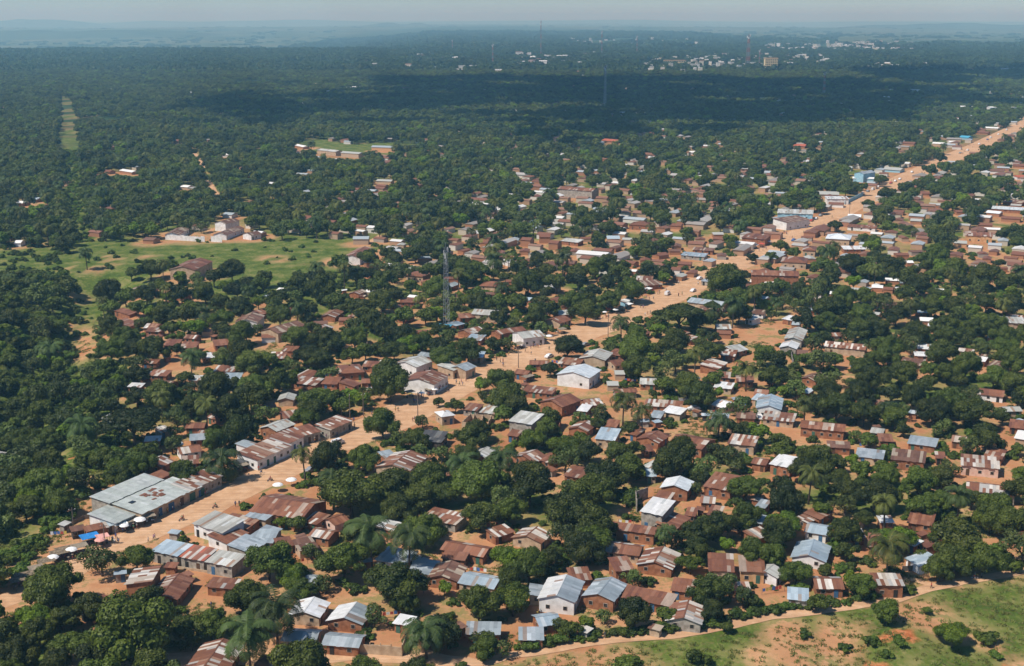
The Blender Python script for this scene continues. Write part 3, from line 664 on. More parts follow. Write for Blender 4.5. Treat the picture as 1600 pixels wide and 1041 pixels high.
# ------------------------------------------------------------------ houses: roof axis from end to end (pixels), width m, type, roof, wall, [wall height]
HT = """248 851 290 860 6.2 s Z g 3;291 860 330 867 6.2 s q g 3;331 868 374 876 6.2 s g g 3;318 808 366 823 8 s g w 3.4;338 843 374 826 7 s r w;372 858 402 840 7 s z g;352 809 398 818 6 s x m;402 829 428 836 7 s z g
216 911 231 886 6.5 s x m 3.8;252 930 280 896 7.5 g r m;327 908 372 912 4.5 s x m;150 937 172 941 5 s r m;172 947 194 941 4 s r m;319 1042 349 998 9 g x m
444 986 499 989 6 g z t;508 992 567 997 6 g z m;474 957 491 933 7.5 g w t;537 966 557 941 8.5 g w m;596 864 644 873 7 s z w;657 896 668 873 6 s z t;689 900 706 876 8 g n m;692 865 730 869 4 s r m;696 846 764 858 6.5 g r m;724 896 781 906 7 g Z t;765 833 797 824 5 s x m;595 826 612 812 6 s w m;668 800 722 812 6.5 s x g;400 837 432 838 7 s z t;430 848 456 844 5 s x m;461 852 492 846 6 s n t;490 826 523 832 6 g x m;482 806 506 812 6 s x m;512 812 537 804 6 g r p;478 900 500 902 5 g z m;619 965 646 970 4 s w m;706 974 719 983 4 s n m;728 980 783 981 5 s z m;402 1032 430 1036 5 s r m 2
869 931 885 898 8.7 g w w 3.2;838 930 841 912 4 s z t;888 897 922 895 6 s r m;934 929 956 902 7.8 g z m 2.8;961 920 1054 938 5.5 s r m;1068 966 1076 938 8 g x g;836 965 872 960 6 g Z m;810 989 850 989 5 s z m;955 882 986 879 6.5 s r m 3.2;950 848 1004 855 7 g x t;1022 879 1037 854 9 g x m;1106 878 1147 880 8.5 s r t 3;1154 880 1195 882 7.5 s r o 3;1195 893 1209 882 6.5 g g w;1146 915 1172 915 4 s r m;1050 912 1086 916 6 s r m;952 819 1026 829 4 s r m 3;1040 822 1063 803 6 s r m;822 838 840 823 8.5 g x t;1170 807 1196 812 5 s z m;1170 836 1198 828 5 s x m
1261 818 1297 824 7 g Z w;1263 868 1272 843 8.5 g Z w;1230 926 1264 929 5.5 s Z g;1270 904 1316 905 7 g x m;1362 904 1410 905 5.5 s x m 3.2;1430 866 1454 880 6.5 s Z w;1332 832 1349 832 4.5 s w m;1356 843 1377 845 7 s r m;1372 810 1395 810 4 s w m;1420 807 1460 813 7 s r m;1418 842 1437 849 4 s w m;1447 842 1464 851 6 s r m;1586 829 1607 833 7 s r t;1268 806 1291 794 5 s r m;1252 812 1266 806 4 s x m
281 762 334 738 7 s x g 3.2;234 723 254 712 8 g x m;240 738 258 745 5 s r m;277 700 312 695 7 g x w;296 683 326 681 5 s z m;284 719 311 717 6 s r m;292 661 322 661 6 g r m;308 677 336 677 5 s r m;331 646 346 650 5 g r m;245 672 263 668 5 s x t;226 685 252 684 4 s w m;165 650 178 651 4 s w m;202 601 224 601 4 s w m
385 714 440 690 8.5 s x w 3.2;430 690 461 677 8 s r w 3.2;383 699 398 692 8 s z w 3.2;456 677 493 668 7 s x g 3;503 668 540 652 6.5 s x g 3;418 667 448 655 7.5 g g m 3.2;440 649 466 645 6 s r m;410 634 431 632 5 s x m;410 776 492 788 14 g r m 3.4;393 798 426 805 6 s z t 3;450 803 481 808 5 s r m;612 727 642 704 11 g x t 3.2;596 712 616 708 6 s z m;661 676 697 679 5 s k d 3;665 684 693 687 4 s k d 2.6;684 645 706 642 6.5 h w t 3;728 634 751 637 6 s x g;755 638 779 641 7 s g t;694 744 723 745 6 s x m;744 709 762 698 6 g g m
653 592 676 578 13 g r w 4;632 566 659 556 11 g g w 4;695 575 712 569 8 s g t 3.4;714 573 731 566 8 g z t 3.4;732 526 756 528 7 s Z m;732 553 757 554 6.5 s Z t;741 483 784 486 9 g g t 3.2;773 517 799 512 7 g r m;724 516 748 510 8 g x m;715 494 740 492 6 s r m;680 508 704 510 5 s B m;705 507 720 503 5 s Z m;640 424 668 426 11 h r t 3;660 439 686 437 9 h r m;625 469 655 469 7 s r m;640 461 658 463 5 s w m;700 459 723 461 7 g n m;284 417 313 403 14 g r t 5;549 399 571 385 10 g r w 4;420 514 464 501 10 g n t 4;408 524 430 523 6 s r w;446 483 465 478 6 g r m;512 492 526 483 7 g x m;490 503 512 502 6 s n m;530 497 549 497 6 s x m;542 477 561 476 8 s g t;543 517 554 518 6 s z w 4;554 522 571 520 7 s r w 4;422 555 447 555 7 s x m;443 544 465 545 6 s r m;525 573 566 570 12 h r m 3;568 568 593 569 6 s r m;470 583 491 587 8 s r m;455 592 500 597 7 s x m;505 594 531 595 7 s r m;565 592 584 592 6 g r m;540 601 554 595 7 s r m;552 457 566 452 6 g x m;573 453 590 455 5 s w t;410 463 423 461 6 s z m;400 489 415 486 6 s r m;436 450 447 451 5 s w m;752 441 790 443 9 h r t;791 405 803 409 6 s w w
213 452 241 452 6 s n t;277 459 293 461 6 s n m;217 478 231 477 5 g z m;185 487 209 486 5 s r m;187 503 211 505 6 s r m;230 506 251 506 8 g x m;230 515 255 515 5 s x m;228 526 252 526 5 s r m;258 535 282 535 7 s r m;283 539 309 539 7 s r m;291 523 311 524 6 g x m;317 515 333 515 5 s x t;333 536 357 534 7 s r m;315 556 338 554 6 s w m;337 575 370 576 6 s x m;350 587 378 587 6 s Z m;295 590 322 590 5 s g t;223 564 248 564 5 s r m;235 582 265 583 6 s r m;247 594 273 596 7 g n m;215 584 233 584 5 s Z m;384 499 396 488 10 g n w 4;376 478 391 478 5 s Z t;308 504 319 503 6 g n m
895 582 914 569 13 g W w 4.2;925 557 938 545 10.5 g g t 3.4;875 563 909 566 7 s x m;952 564 972 561 8 g r t;955 549 976 552 7 s r m;960 580 976 580 6 s g t;1000 591 1026 592 8 g g m;948 597 966 597 6 s g t;808 520 843 516 11 g g w 3.6;797 513 816 510 7 g r m;862 499 881 493 9 g r t;868 486 891 484 8 g g m;876 475 896 475 6 s x m;1080 465 1133 472 9 g z t 3.4;1093 481 1130 483 5 s n m 2.6;1173 422 1248 424 12 g r m 6;1172 438 1214 440 5 s w m;1066 396 1104 399 7 s Z g;1060 408 1081 409 7 g r m;1043 418 1064 419 7 s r w;1083 388 1116 390 6 s n m;1024 397 1040 395 7 s r m;1045 390 1063 390 6 s n m;976 406 995 408 7 g r m;995 431 1021 432 9 g x m;1003 443 1031 441 8 s n m;937 432 956 434 6 s r m;984 421 996 422 5 s w m;882 406 900 407 8 g n m;888 420 898 421 7 s n m;818 406 832 403 8 g r m;823 423 844 419 8 g x m;851 445 873 448 6 s g t;815 465 832 466 6 s Z m;1118 507 1141 507 8 g g m;1120 517 1143 518 6 s x m;1135 543 1156 538 9 g g m;1127 550 1151 552 7 s x m;1107 574 1123 563 7.5 s x m;1107 584 1142 586 6 s r m;1117 600 1146 603 6 s w t;1150 591 1178 592 6 s r m;1055 517 1070 522 6 s r m;1070 524 1086 529 5 s x m;1170 495 1183 498 6 s w w;1175 486 1196 488 6 s n w;1190 463 1201 465 6 s Z m
820 606 867 611 6 s r m;860 626 891 615 10 g r m 3.6;910 625 936 622 8 g x m;905 636 922 638 6 s w m;902 668 919 657 7 g x m;948 660 967 662 6 s r m;934 677 966 680 9 s Z t 3;1011 684 1029 673 8 g r m;992 673 1001 675 6 s r m;1003 700 1019 699 5 s r m 2;1056 679 1109 689 11 g r m 3;1140 685 1183 690 7.5 s x t 3;1112 651 1139 653 7 s z m;1150 647 1181 649 6 s n m;1122 624 1143 630 8 g w t;1180 608 1202 610 8 g r m;1178 619 1191 621 6 s Z t;1201 634 1205 616 8.5 g Z w 3.4;1008 628 1067 632 6 s x m;1040 638 1069 643 6 s w t;1018 646 1036 648 6 s z m;804 650 841 656 9 s g g 4.4;796 675 813 677 5 s r m;816 712 839 703 9 g x m;849 712 869 718 6 s x m;887 735 918 740 7 s r m 3;1012 723 1028 728 5 s g g;1011 738 1023 738 5 s Z t;1053 759 1063 744 8 g W m 3.2;1108 749 1152 757 10 s r m 3;1095 775 1119 777 6 g x m;1010 788 1046 795 9 s w g 4.8;1025 773 1050 777 6 s r m;1072 798 1089 800 5 s r m;1108 796 1129 799 6 s x m;1185 785 1200 788 5 s z m;1178 715 1202 719 6 g x m
1193 648 1243 653 7 s x t;1252 657 1322 664 8 g r m 3;1362 668 1383 671 6 g g m;1372 683 1395 684 6 s r m;1420 686 1465 692 6.5 s z m;1338 706 1382 711 6.5 s z t;1393 709 1447 715 8 s n m 3;1488 680 1511 683 7 g x m;1501 718 1562 724 8 s x p 3;1540 706 1570 711 7 s r m;1510 753 1588 762 8 g x g 3;1210 717 1244 724 8 s w m 3;1292 693 1329 695 5 s n m;1275 700 1293 702 5 s r m;1462 710 1476 711 5 s r m;1522 606 1570 611 8 g r w;1577 661 1603 664 7 s r m;1455 622 1468 624 6 g r m;1470 617 1479 618 6 s w w;1455 636 1464 637 5 s Z m;1317 616 1331 617 6 s Z g;1368 629 1383 629 5 s x m;1258 609 1268 611 5 s Z m
1255 384 1276 385 13 h r t 3.6;1222 401 1262 403 15 h r t 3.4;1316 387 1351 387 7 s w m;1398 395 1419 395 6 g r m;1415 408 1426 408 6 s w m;1414 426 1434 426 7 s r t;1436 430 1456 431 8 s n m;1383 435 1406 436 6 s w m;1398 449 1420 449 9 g w m;1362 446 1380 447 6 s w m;1380 449 1396 450 6 s r m;1315 451 1343 453 6 s g m;1297 456 1313 457 6 s w m;1262 454 1284 455 7 g r w;1220 451 1238 453 6 s g m;1268 441 1286 442 6 s r m;1195 440 1211 441 6 s w m;1227 495 1243 498 6 s w m;1238 502 1251 503 6 g z m;1239 528 1248 511 7.5 g g g 3;1231 541 1237 532 7 g w g;1290 533 1355 539 8.5 g x t 3;1329 568 1344 569 6 s z m;1262 590 1282 582 7 g n m;1203 586 1219 589 7 s Z m;1245 548 1263 549 7 s n m;1265 551 1283 552 6 s n m;1385 562 1405 564 6 s z m;1408 563 1445 567 7 s n m;1430 540 1456 542 6 s w m;1428 552 1450 553 5 s w m;1437 497 1458 498 7 s w m;1450 506 1462 507 6 s w m;1430 485 1453 485 7 s Z m;1550 499 1601 501 8 s g t 4;1524 556 1544 559 7 g w m;1547 567 1574 572 7 s n m;1543 523 1557 524 7 s w m;1460 452 1475 453 7 s w t;1582 394 1603 396 9 s r m;1407 517 1431 519 6 s w t;1337 498 1348 500 7 s r m;1490 377 1511 378 8 s g o;1508 365 1551 367 9 s r o 4
1218 345 1255 340 12 s n w 5;1215 330 1271 332 12 s g b 4;1275 301 1311 302 12 s g t;1290 309 1325 309 8 s w w 4;1295 317 1319 318 8 s r w;1292 365 1330 367 16 h W t 4;1325 336 1346 337 9 s W m;1325 352 1370 355 7 s r w;1342 269 1361 266 9 g z b 7;1332 277 1366 278 7 s w b 3;1383 261 1411 263 12 g g b;1422 298 1453 299 9 g r m;1452 318 1473 319 8 s g m;1543 330 1565 332 8 s W m;1550 324 1601 327 8 s W m;1565 337 1596 339 8 g r m;1570 313 1601 316 9 s n m;1547 264 1570 265 11 h n w;1583 257 1604 258 10 s r m;1586 274 1601 274 10 h R w;1502 212 1517 213 12 g B b;1527 206 1546 207 10 s r m;1540 199 1561 200 9 s w t;1458 223 1476 224 9 s w t;1482 221 1493 221 8 s w w;1242 225 1261 226 13 h R m;1412 221 1431 222 10 g r m;1397 329 1413 330 8 s r m;1423 341 1441 342 8 g g m;1528 349 1551 350 8 s x m;1537 356 1563 357 6 s w t;1492 328 1508 328 7 g r m
876 291 931 295 12 g r g 6;986 346 1021 348 12 h r m 3;948 368 968 368 9 g Z t;973 372 995 373 6 s g t;842 366 860 366 9 h r m 4;816 371 832 372 8 h r m 4;860 375 875 376 8 g r m 4;880 374 908 377 7 s g m;1047 350 1066 351 8 s r m;1113 364 1130 364 7 s g m;1115 371 1132 372 7 s r m;1163 368 1201 371 12 s r m 4;945 217 968 219 12 h R m;1077 237 1088 237 8 s w w;552 369 577 369 8 g z t 3.4;500 232 530 235 9 g g t 4;536 236 565 238 9 g g t 4;582 227 617 228 10 g z o 4;465 226 479 229 8 s w m;397 362 412 363 8 s w m;590 281 614 282 8 s g t;268 364 285 354 9 g n w 3;343 346 366 341 9 g n w 5;343 364 372 353 9 g n w 3;385 364 402 361 8 g n w 3;228 372 245 373 8 s n m;47 309 63 310 8 s Z m;30 315 41 316 8 s w m;161 266 176 267 8 s r m;192 265 212 268 8 s w m;283 290 298 291 8 s w t;272 218 285 218 10 g r m;348 241 359 241 8 s w w;352 333 367 334 8 s z w;25 377 36 377 8 s w w"""
PAL = {
 'r': ([(.20,.082,.046),(.24,.10,.055),(.165,.066,.040),(.27,.125,.075),(.21,.09,.05)], [(.46,.40,.34),(.36,.27,.21)], .09),
 'x': ([(.21,.09,.05),(.25,.11,.065),(.17,.07,.042),(.30,.17,.11)], [(.58,.52,.45),(.44,.37,.30),(.40,.38,.35),(.62,.58,.52)], .33),
 'n': ([(.17,.085,.055),(.20,.105,.07),(.15,.075,.05)], [(.42,.34,.25),(.36,.29,.22)], .22),
 'z': ([(.33,.38,.40),(.37,.42,.44),(.30,.34,.36),(.41,.45,.47)], [(.30,.24,.20),(.52,.57,.59)], .07),
 'Z': ([(.38,.46,.51),(.43,.51,.55),(.35,.43,.48)], [(.60,.65,.67),(.36,.31,.27)], .14),
 'g': ([(.40,.40,.36),(.45,.45,.41),(.36,.35,.31),(.50,.50,.46)], [(.30,.20,.14),(.55,.56,.54)], .14),
 'w': ([(.78,.77,.73),(.74,.74,.72),(.82,.81,.78)], [(.55,.56,.54),(.40,.27,.20)], .10),
 'W': ([(.76,.80,.80),(.72,.77,.78)], [(.60,.66,.68)], .12),
 'k': ([(.055,.055,.058),(.08,.08,.08)], [(.16,.16,.15)], .15),
 'R': ([(.42,.11,.055),(.36,.09,.05)], [(.30,.10,.06)], .2),
 'B': ([(.08,.36,.52),(.10,.40,.56)], [(.35,.50,.56)], .15),
 'G': ([(.45,.48,.43),(.49,.52,.47),(.47,.49,.45)], [(.55,.57,.53)], .08),
 'q': ([(.40,.12,.07),(.44,.14,.08),(.36,.11,.07),(.26,.11,.07)], [(.50,.45,.40),(.45,.47,.46)], .2),
}
ROOF_WORD = {'r': 'rusty brown', 'x': 'patchy rust and pale', 'n': 'dull brown', 'z': 'grey metal', 'Z': 'blue grey metal', 'g': 'weathered grey', 'w': 'white metal', 'W': 'clean pale metal', 'k': 'black', 'R': 'orange red', 'B': 'bright blue', 'G': 'pale grey', 'q': 'brick red painted'}
WALL_WORD = {'m': 'mud brick', 't': 'tan plastered', 'w': 'white walled', 'g': 'grey block', 'b': 'blue walled', 'o': 'orange walled', 'd': 'dark plank', 'p': 'pink walled'}
def sheets_rect(mb, p00, p10, p11, p01, code, rng, sw=.86, th=.05, ov=.02):
    """lay sheets over the quad p00-p10 (ridge side) p01-p11 (eave side)"""
    p00, p10, p11, p01 = map(Vector, (p00, p10, p11, p01))
    L = (p10 - p00).length; S = (p01 - p00).length
    nx = max(1, round(L / sw)); ny = max(1, min(4, round(S / 2.6)))
    nrm = (p10 - p00).cross(p01 - p00).normalized()
    if nrm.z < 0: nrm = -nrm
    base, alt, pa = PAL[code]
    run = 0; runc = None; house_t = rng.uniform(.88, 1.12)
    for i in range(nx):
        a0 = i / nx; a1 = (i + 1) / nx
        if run <= 0:
            run = rng.choice([1, 1, 1, 2, 3]); runalt = rng.random() < pa
            runc = rng.choice(alt if runalt else base)
        run -= 1
        for j in range(ny):
            b0 = j / ny; b1 = (j + 1) / ny
            if j == ny - 1: b1 += rng.uniform(-.012, .03)
            c = runc
            if rng.random() < pa * .6: c = rng.choice(alt)
            elif rng.random() < .25: c = rng.choice(base)
            k = rng.uniform(.9, 1.1) * house_t; c = tuple(min(.86, v * k) for v in c)
            q = []
            for (a_, b_) in ((a0, b0), (a1, b0), (a1, b1), (a0, b1)):
                t = p00.lerp(p10, a_); e = p01.lerp(p11, a_)
                q.append(t.lerp(e, b_) + nrm * ((.012 if (i + j) % 2 else 0) + .02 * (ny - j)))
            top = [v + nrm * th for v in q]
            if (q[1] - q[0]).cross(q[2] - q[1]).dot(nrm) < 0: q = q[::-1]; top = top[::-1]
            mb.hexa([tuple(v) for v in q] + [tuple(v) for v in top], c)
def opening(root, x, y, sgn, w, h, z0, kind, rng, wallm, axis='x'):
    """door or window on the wall y = const (axis x) or x = const (axis y); sgn is the outward direction"""
    mb = MB()
    def bx(m_, off, ww, hh, zc, dd):
        if axis == 'x': m_.box((x, y + sgn * (off), zc), (ww, dd, hh))
        else: m_.box((x + sgn * (off), y, zc), (dd, ww, hh))
    if kind == 'door':
        bx(mb, .03, w, h, z0 + h / 2, .1)
        o = link("door", mb.mesh("door", rng.choice(M_DOOR)), root)
    else:
        bx(mb, .03, w + .16, h + .16, z0 + h / 2, .1)
        o = link("window", mb.mesh("window", M_FRAME), root)
        m2 = MB(); bx(m2, .065, w, h, z0 + h / 2, .06)
        link("pane", m2.mesh("pane", M_PANE), o)
HN = 0
def house(A, B, wd_, typ, rc, wc, h=2.7, detail=2, name="house", look=None, rng=None, side_open=True):
    global HN
    HN += 1
    rng = rng or random.Random(HN * 17 + 3)
    A = Vector(A); B = Vector(B)
    L = max(3.0, (B - A).length); yaw = math.atan2(B.y - A.y, B.x - A.x)
    if math.cos(yaw) < 0 : yaw += math.pi
    cx, cy_ = (A.x + B.x) / 2, (A.y + B.y) / 2
    z0 = float(terrain(cx, cy_))
    root = link(name, None, None, (cx, cy_, z0), yaw)
    l, w = L / 2, wd_ / 2; ov = .38
    li, wi = l - ov, w - ov
    pitch = {'g': .30, 's': .13, 'h': .36}[typ]
    if wd_ > 10: pitch *= .8
    mb = MB(); bz = -1.0
    yn = -1 if math.cos(yaw) > 0 else 1          # local side that faces the camera
    def topz(y):
        if typ == 's': return h + pitch * (w + (y if yn < 0 else -y)) * .9
        if typ == 'g': return h + pitch * (w - abs(y)) - .02
        return h
    if typ == 'g':
        vs = [];
        for x in (-li, li):
            vs += [(x, -wi, bz), (x, wi, bz), (x, wi, topz(wi)), (x, 0, topz(0)), (x, -wi, topz(-wi))]
        mb.add(vs, [(4, 3, 2, 1, 0), (5, 6, 7, 8, 9), (0, 5, 9, 4), (1, 2, 7, 6), (0, 1, 6, 5), (4, 9, 8, 3), (3, 8, 7, 2)])
    else:
        mb.hexa([(-li, -wi, bz), (li, -wi, bz), (li, wi, bz), (-li, wi, bz),
                 (-li, -wi, topz(-wi)), (li, -wi, topz(-wi)), (li, wi, topz(wi)), (-li, wi, topz(wi))])
    link("wall", mb.mesh("wall", M_WALL[wc]), root)
    rb = MB(); e = .03
    if typ == 'g':
        zr = h + pitch * w + e
        for s in (-1, 1):
            lift = .02 if s > 0 else 0
            sheets_rect(rb, (-l, 0, zr + lift), (l, 0, zr + lift), (l, s * w, h + e), (-l, s * w, h + e), rc if not (rc == 'w' and s == -1 and name != 'x' and wd_ < 9 and wd_ > 8.2) else 'z', rng)
        rb.box((0, 0, zr + .10), (2 * l, .34, .05), 0, tuple(v * .9 for v in PAL[rc][0][0]))
    elif typ == 's':
        hi = -yn
        sheets_rect(rb, (-l, hi * w, topz(hi * w) + e), (l, hi * w, topz(hi * w) + e), (l, -hi * w, topz(-hi * w) + e), (-l, -hi * w, topz(-hi * w) + e), rc, rng)
    else:
        k = min(l, w); zr = h + pitch * k + e
        rl = max(.3, l - k); rw = max(0, w - k)
        T = [(-rl, -rw, zr), (rl, -rw, zr), (rl, rw, zr), (-rl, rw, zr)]
        E = [(-l, -w, h + e), (l, -w, h + e), (l, w, h + e), (-l, w, h + e)]
        for i in range(4):
            j = (i + 1) % 4
            sheets_rect(rb, T[i], T[j], E[j], E[i], rc, rng, sw=1.2)
    link("roof", rb.mesh("roof", M_ROOFM if rc in 'zZwWB' else M_ROOF, attr="sheet"), root)
    if detail:
        # long wall that faces the viewer, then the gable end
        n_ = max(2, int((2 * li) / 2.6)); dw = rng.randrange(n_)
        if detail == 1: n_ = min(n_, 3)
        hh = h + (.0 if typ != 's' else .3)
        for i in range(n_):
            x = -li + (i + .5) * 2 * li / n_
            if i == dw or (rng.random() < .3 and name == 'shop_row'): opening(root, x, yn * wi, yn, .95, min(2.05, hh - .3), -.02, 'door', rng, wc)
            elif rng.random() < .75: opening(root, x, yn * wi, yn, .85, .8, 1.05, 'window', rng, wc)
        if detail > 1 and side_open:
            for sx in (-1, 1):
                k = 1 if wi < 3.2 else 2
                for i in range(k):
                    if rng.random() < .7:
                        y = (-wi + (i + .5) * 2 * wi / k)
                        opening(root, sx * li, y, sx, .8, .8, 1.1, 'window', rng, wc, 'y')
    shape = {'g': 'gable', 's': 'lean-to', 'h': 'hipped'}[typ]
    size = 'long' if L > 14 else ('small' if L * wd_ < 34 else ('large' if L * wd_ > 110 else ''))
    lk = look or " ".join(f"{size} {WALL_WORD[wc]} house with {ROOF_WORD[rc]} {shape} roof".split())
    note(root, lk, "house" if name in ('house',) else name.replace('_', ' '), cx, cy_, None)
    # screen box
    pts = []
    for x in (-l, l):
        for y in (-w, w):
            for z in (0, h + 1):
                c_, s_ = math.cos(yaw), math.sin(yaw)
                pts.append(to_px(cx + x * c_ - y * s_, cy_ + x * s_ + y * c_, z0 + z)[:2])
    pts = np.array(pts)
    cc, ss = math.cos(yaw), math.sin(yaw)
    ROOF_Q.append([to_px(cx + x * cc - y * ss, cy_ + x * ss + y * cc, z0 + h * (.75 if (x * ss + y * cc) < 0 else 1) + .3)[:2] for x, y in ((-l, -w), (l, -w), (l, w), (-l, w))])
    ROOF_PX.append((pts[:, 0].min(), pts[:, 1].min(), pts[:, 0].max(), pts[:, 1].max()))
    FOOT.append((cx, cy_, math.hypot(l, w)))
    if name == 'house': HREC.append((root, cx, cy_, L, wd_, h, yaw, rc, wc, (pts[:, 0].max() - pts[:, 0].min()) * (pts[:, 1].max() - pts[:, 1].min()) * (1 if look is None else 9)))
    return root
FOOT = []; ROOF_Q = []; HREC = []
SPECIAL = {
 (869,931): ('school_house', "white gabled house with pale blue roof and left annex"),
 (895,582): ('church_hall', "white hall with pale blue and white gable roof"),
 (284,417): ('barn', "tan barn with rusty brown gable roof in the green field"),
 (653,592): ('shop', "white corner shop with rusty roof along the dirt road"),
 (410,776): ('market_hall', "broad rusty two-slope hall beside the dirt road"),
 (876,291): ('two_storey_block', "long blue grey two-storey block with rusty roof"),
 (1010,788): ('concrete_house', "tall grey block house with flat white metal roof"),
 (804,650): ('concrete_house', "unfinished grey concrete house with flat roof"),
}
for row in HT.replace('\n', ';').split(';'):
    a_ = row.split()
    x1, y1, x2, y2, w_ = map(float, a_[:5]); h_ = float(a_[8]) if len(a_) > 8 else 2.2
    zr = h_ + (.5 if a_[5] == 's' else .22 * w_ * .5)
    if a_[5] == 'g': zr = h_ + .3 * w_ / 2 * (.8 if w_ > 10 else 1)
    A = G(x1, y1, zr); B = G(x2, y2, zr)
    nm, lk = SPECIAL.get((int(x1), int(y1)), ('house', None))
    if (int(x1), int(y1)) in [(248,851),(291,860),(331,868),(281,762),(385,714),(430,690),(456,677),(503,668),(247,852),(695,575),(714,573)]: nm = 'shop_row'
    det = 2 if max(y1, y2) > 560 else (1 if max(y1, y2) > 330 else 0)
    house((A[0], A[1]), (B[0], B[1]), w_, a_[5], a_[6], a_[7], h_, det, nm, lk)
NHOUSE_LISTED = HN
# ------------------------------------------------------------------ the big warehouse at the near end of the road
def warehouse():
    o0 = G(139, 777, 5); o1 = G(225, 740, 5)
    u = Vector((o1[0] - o0[0], o1[1] - o0[1])); L = u.length; yaw = math.atan2(u.y, u.x)
    root = link("warehouse", None, None, (o0[0], o0[1], 0), yaw)
    rng = random.Random(5)
    wb = MB()
    def vol(x0, x1, y0, y1, za, zb, m=wb):      # y0 far side, y1 viewer side (more negative)
        m.hexa([(x0, y1, -1), (x1, y1, -1), (x1, y0, -1), (x0, y0, -1), (x0, y1, zb), (x1, y1, zb), (x1, y0, za), (x0, y0, za)])
    vol(.4, L - .4, -.4, -7, 4.9, 4.3)
    link("wall", wb.mesh("wall", M_WALL['g']), root)
    f = MB(); vol(1.0, L + 3, -7.02, -17.4, 4.0, 3.1, f); link("front_wall", f.mesh("front_wall", M_WALL['t']), root)
    a_ = MB(); vol(-6.4, .38, -6.5, -15.5, 3.5, 2.7, a_); link("annex_wall", a_.mesh("annex_wall", M_WALL['w']), root)
    for nm, q in (("rear_roof", [(0, 0, 5.05), (L, 0, 5.05), (L, -7.4, 4.45), (0, -7.4, 4.45)]),
                  ("front_roof", [(.6, -7.5, 4.15), (L + 3.4, -7.5, 4.15), (L + 3.4, -18, 3.2), (.6, -18, 3.2)]),
                  ("annex_roof", [(-6.9, -6.1, 3.65), (.55, -6.1, 3.65), (.55, -16, 2.85), (-6.9, -16, 2.85)])):
        r = MB(); sheets_rect(r, q[0], q[1], q[2], q[3], 'G', rng, sw=1.0)
        o = link(nm, r.mesh(nm, M_ROOFM, attr="sheet"), root)
        if nm == "front_roof":
            p = MB(); r2 = random.Random(3)
            for i in range(26):
                x = r2.uniform(L * .45, L * .72); y = r2.uniform(-14, -9)
                p.box((x, y, 4.15 - (-7.5 - y) * .0905 + .16), (r2.uniform(.7, 1.6), r2.uniform(.5, 1.3), .03), r2.uniform(-.2, .2), random.choice(PAL['r'][0]))
            link("rusted_patch", p.mesh("rusted_patch", M_ROOF, attr="sheet"), root)
            p = MB(); p.box((4.5, -11, 3.98), (1.6, 1.3, .25)); link("skylight", p.mesh("skylight", M_PANE), root)
    for i in range(6):
        opening(root, 4 + i * 4.2, -17.4, -1, 1.3 if i % 2 else 2.2, 2.3, 0, 'door', rng, 't')
    opening(root, -3.2, -15.5, -1, 1.2, 2, 0, 'door', rng, 't'); opening(root, -5.2, -15.5, -1, .8, .8, 1, 'window', rng, 't')
    c, s = math.cos(yaw), math.sin(yaw)
    x, y = o0[0] + L / 2 * c + 9 * s, o0[1] + L / 2 * s - 9 * c
    note(root, "big grey-roofed warehouse with a rusted patch", "warehouse", x, y)
    ROOF_PX.append((130, 738, 292, 835)); FOOT.append((x, y, 20))
warehouse()

# ------------------------------------------------------------------ masts, poles
def lattice_mast(px, py, h, w0, w1, red=False, look="tall galvanised lattice radio mast"):
    x, y, z = G(px, py)
    root = link("radio_mast", None, None, (x, y, z), .5)
    legs = []
    def c(k, t):
        w = (w0 + (w1 - w0) * t) / 2; a_ = math.pi / 4 + k * math.pi / 2
        return (w * math.cos(a_) * 1.41, w * math.sin(a_) * 1.41, h * t)
    th = .075 if h == 36 else (.5 if h == 88 and red and px > 1100 else .26)
    for k in range(4):
        m = MB(); m.tube([c(k, 0), c(k, .5), c(k, 1)], th, 4); link("leg", m.mesh("leg", M_STEEL), root)
    m = MB(); m2 = MB(); n_ = 16
    for i in range(n_):
        t0, t1 = i / n_, (i + 1) / n_
        mm = m2 if (red and (i // 2) % 2 == 0) else m
        for k in range(4):
            mm.tube([c(k, t0), c((k + 1) % 4, t1)], th * .6, 3, False); mm.tube([c(k, t0), c((k + 1) % 4, t0)], th * .6, 3, False)
            if red: mm.tube([c(k, t0), c(k, t1)], th * 1.25, 3, False)
    link("bracing", m.mesh("bracing", M_STEEL), root)
    if m2.v: link("red_bracing", m2.mesh("red_bracing", M_REDST), root)
    for i, (t, a_) in enumerate([(.97, 0), (.93, 2), (.9, 4), (.82, 1)]):
        m = MB(); r = w1 / 2 + th * 6
        m.tube([(r * math.cos(a_), r * math.sin(a_), h * t - h * .03), (r * math.cos(a_), r * math.sin(a_), h * t + h * .03)], th * 2.4, 8)
        link("antenna", m.mesh("antenna", M_WHITE), root)
    m = MB(); m.tube([(0, 0, h), (0, 0, h * 1.06)], th * .7, 4); link("lightning_rod", m.mesh("lightning_rod", M_STEEL), root)
    note(root, look, "mast", x, y)
lattice_mast(698, 516, 36, 2.2, 1.1)
lattice_mast(1168, 108, 88, 9, 3, True, "tallest red and white far radio mast in the town centre")
for px, py, h, lk in [(707, 82, 48, "thin far mast above the woodland edge"), (770, 104, 60, "slim red and white far mast west of the bright roofs"), (845, 88, 120, "very tall thin far mast on the horizon"), (940, 90, 88, "thin pale far mast behind the white town block"), (995, 88, 70, "thin far mast beside the long cream building"), (945, 168, 62, "thin mast standing in the cloud shadow"), (1287, 150, 40, "short far mast right of the cream tower block"), (1186, 108, 50, "short far mast close by the tallest one")]:
    lattice_mast(px, py, h, 3.0, 1.6, px != 945, lk)
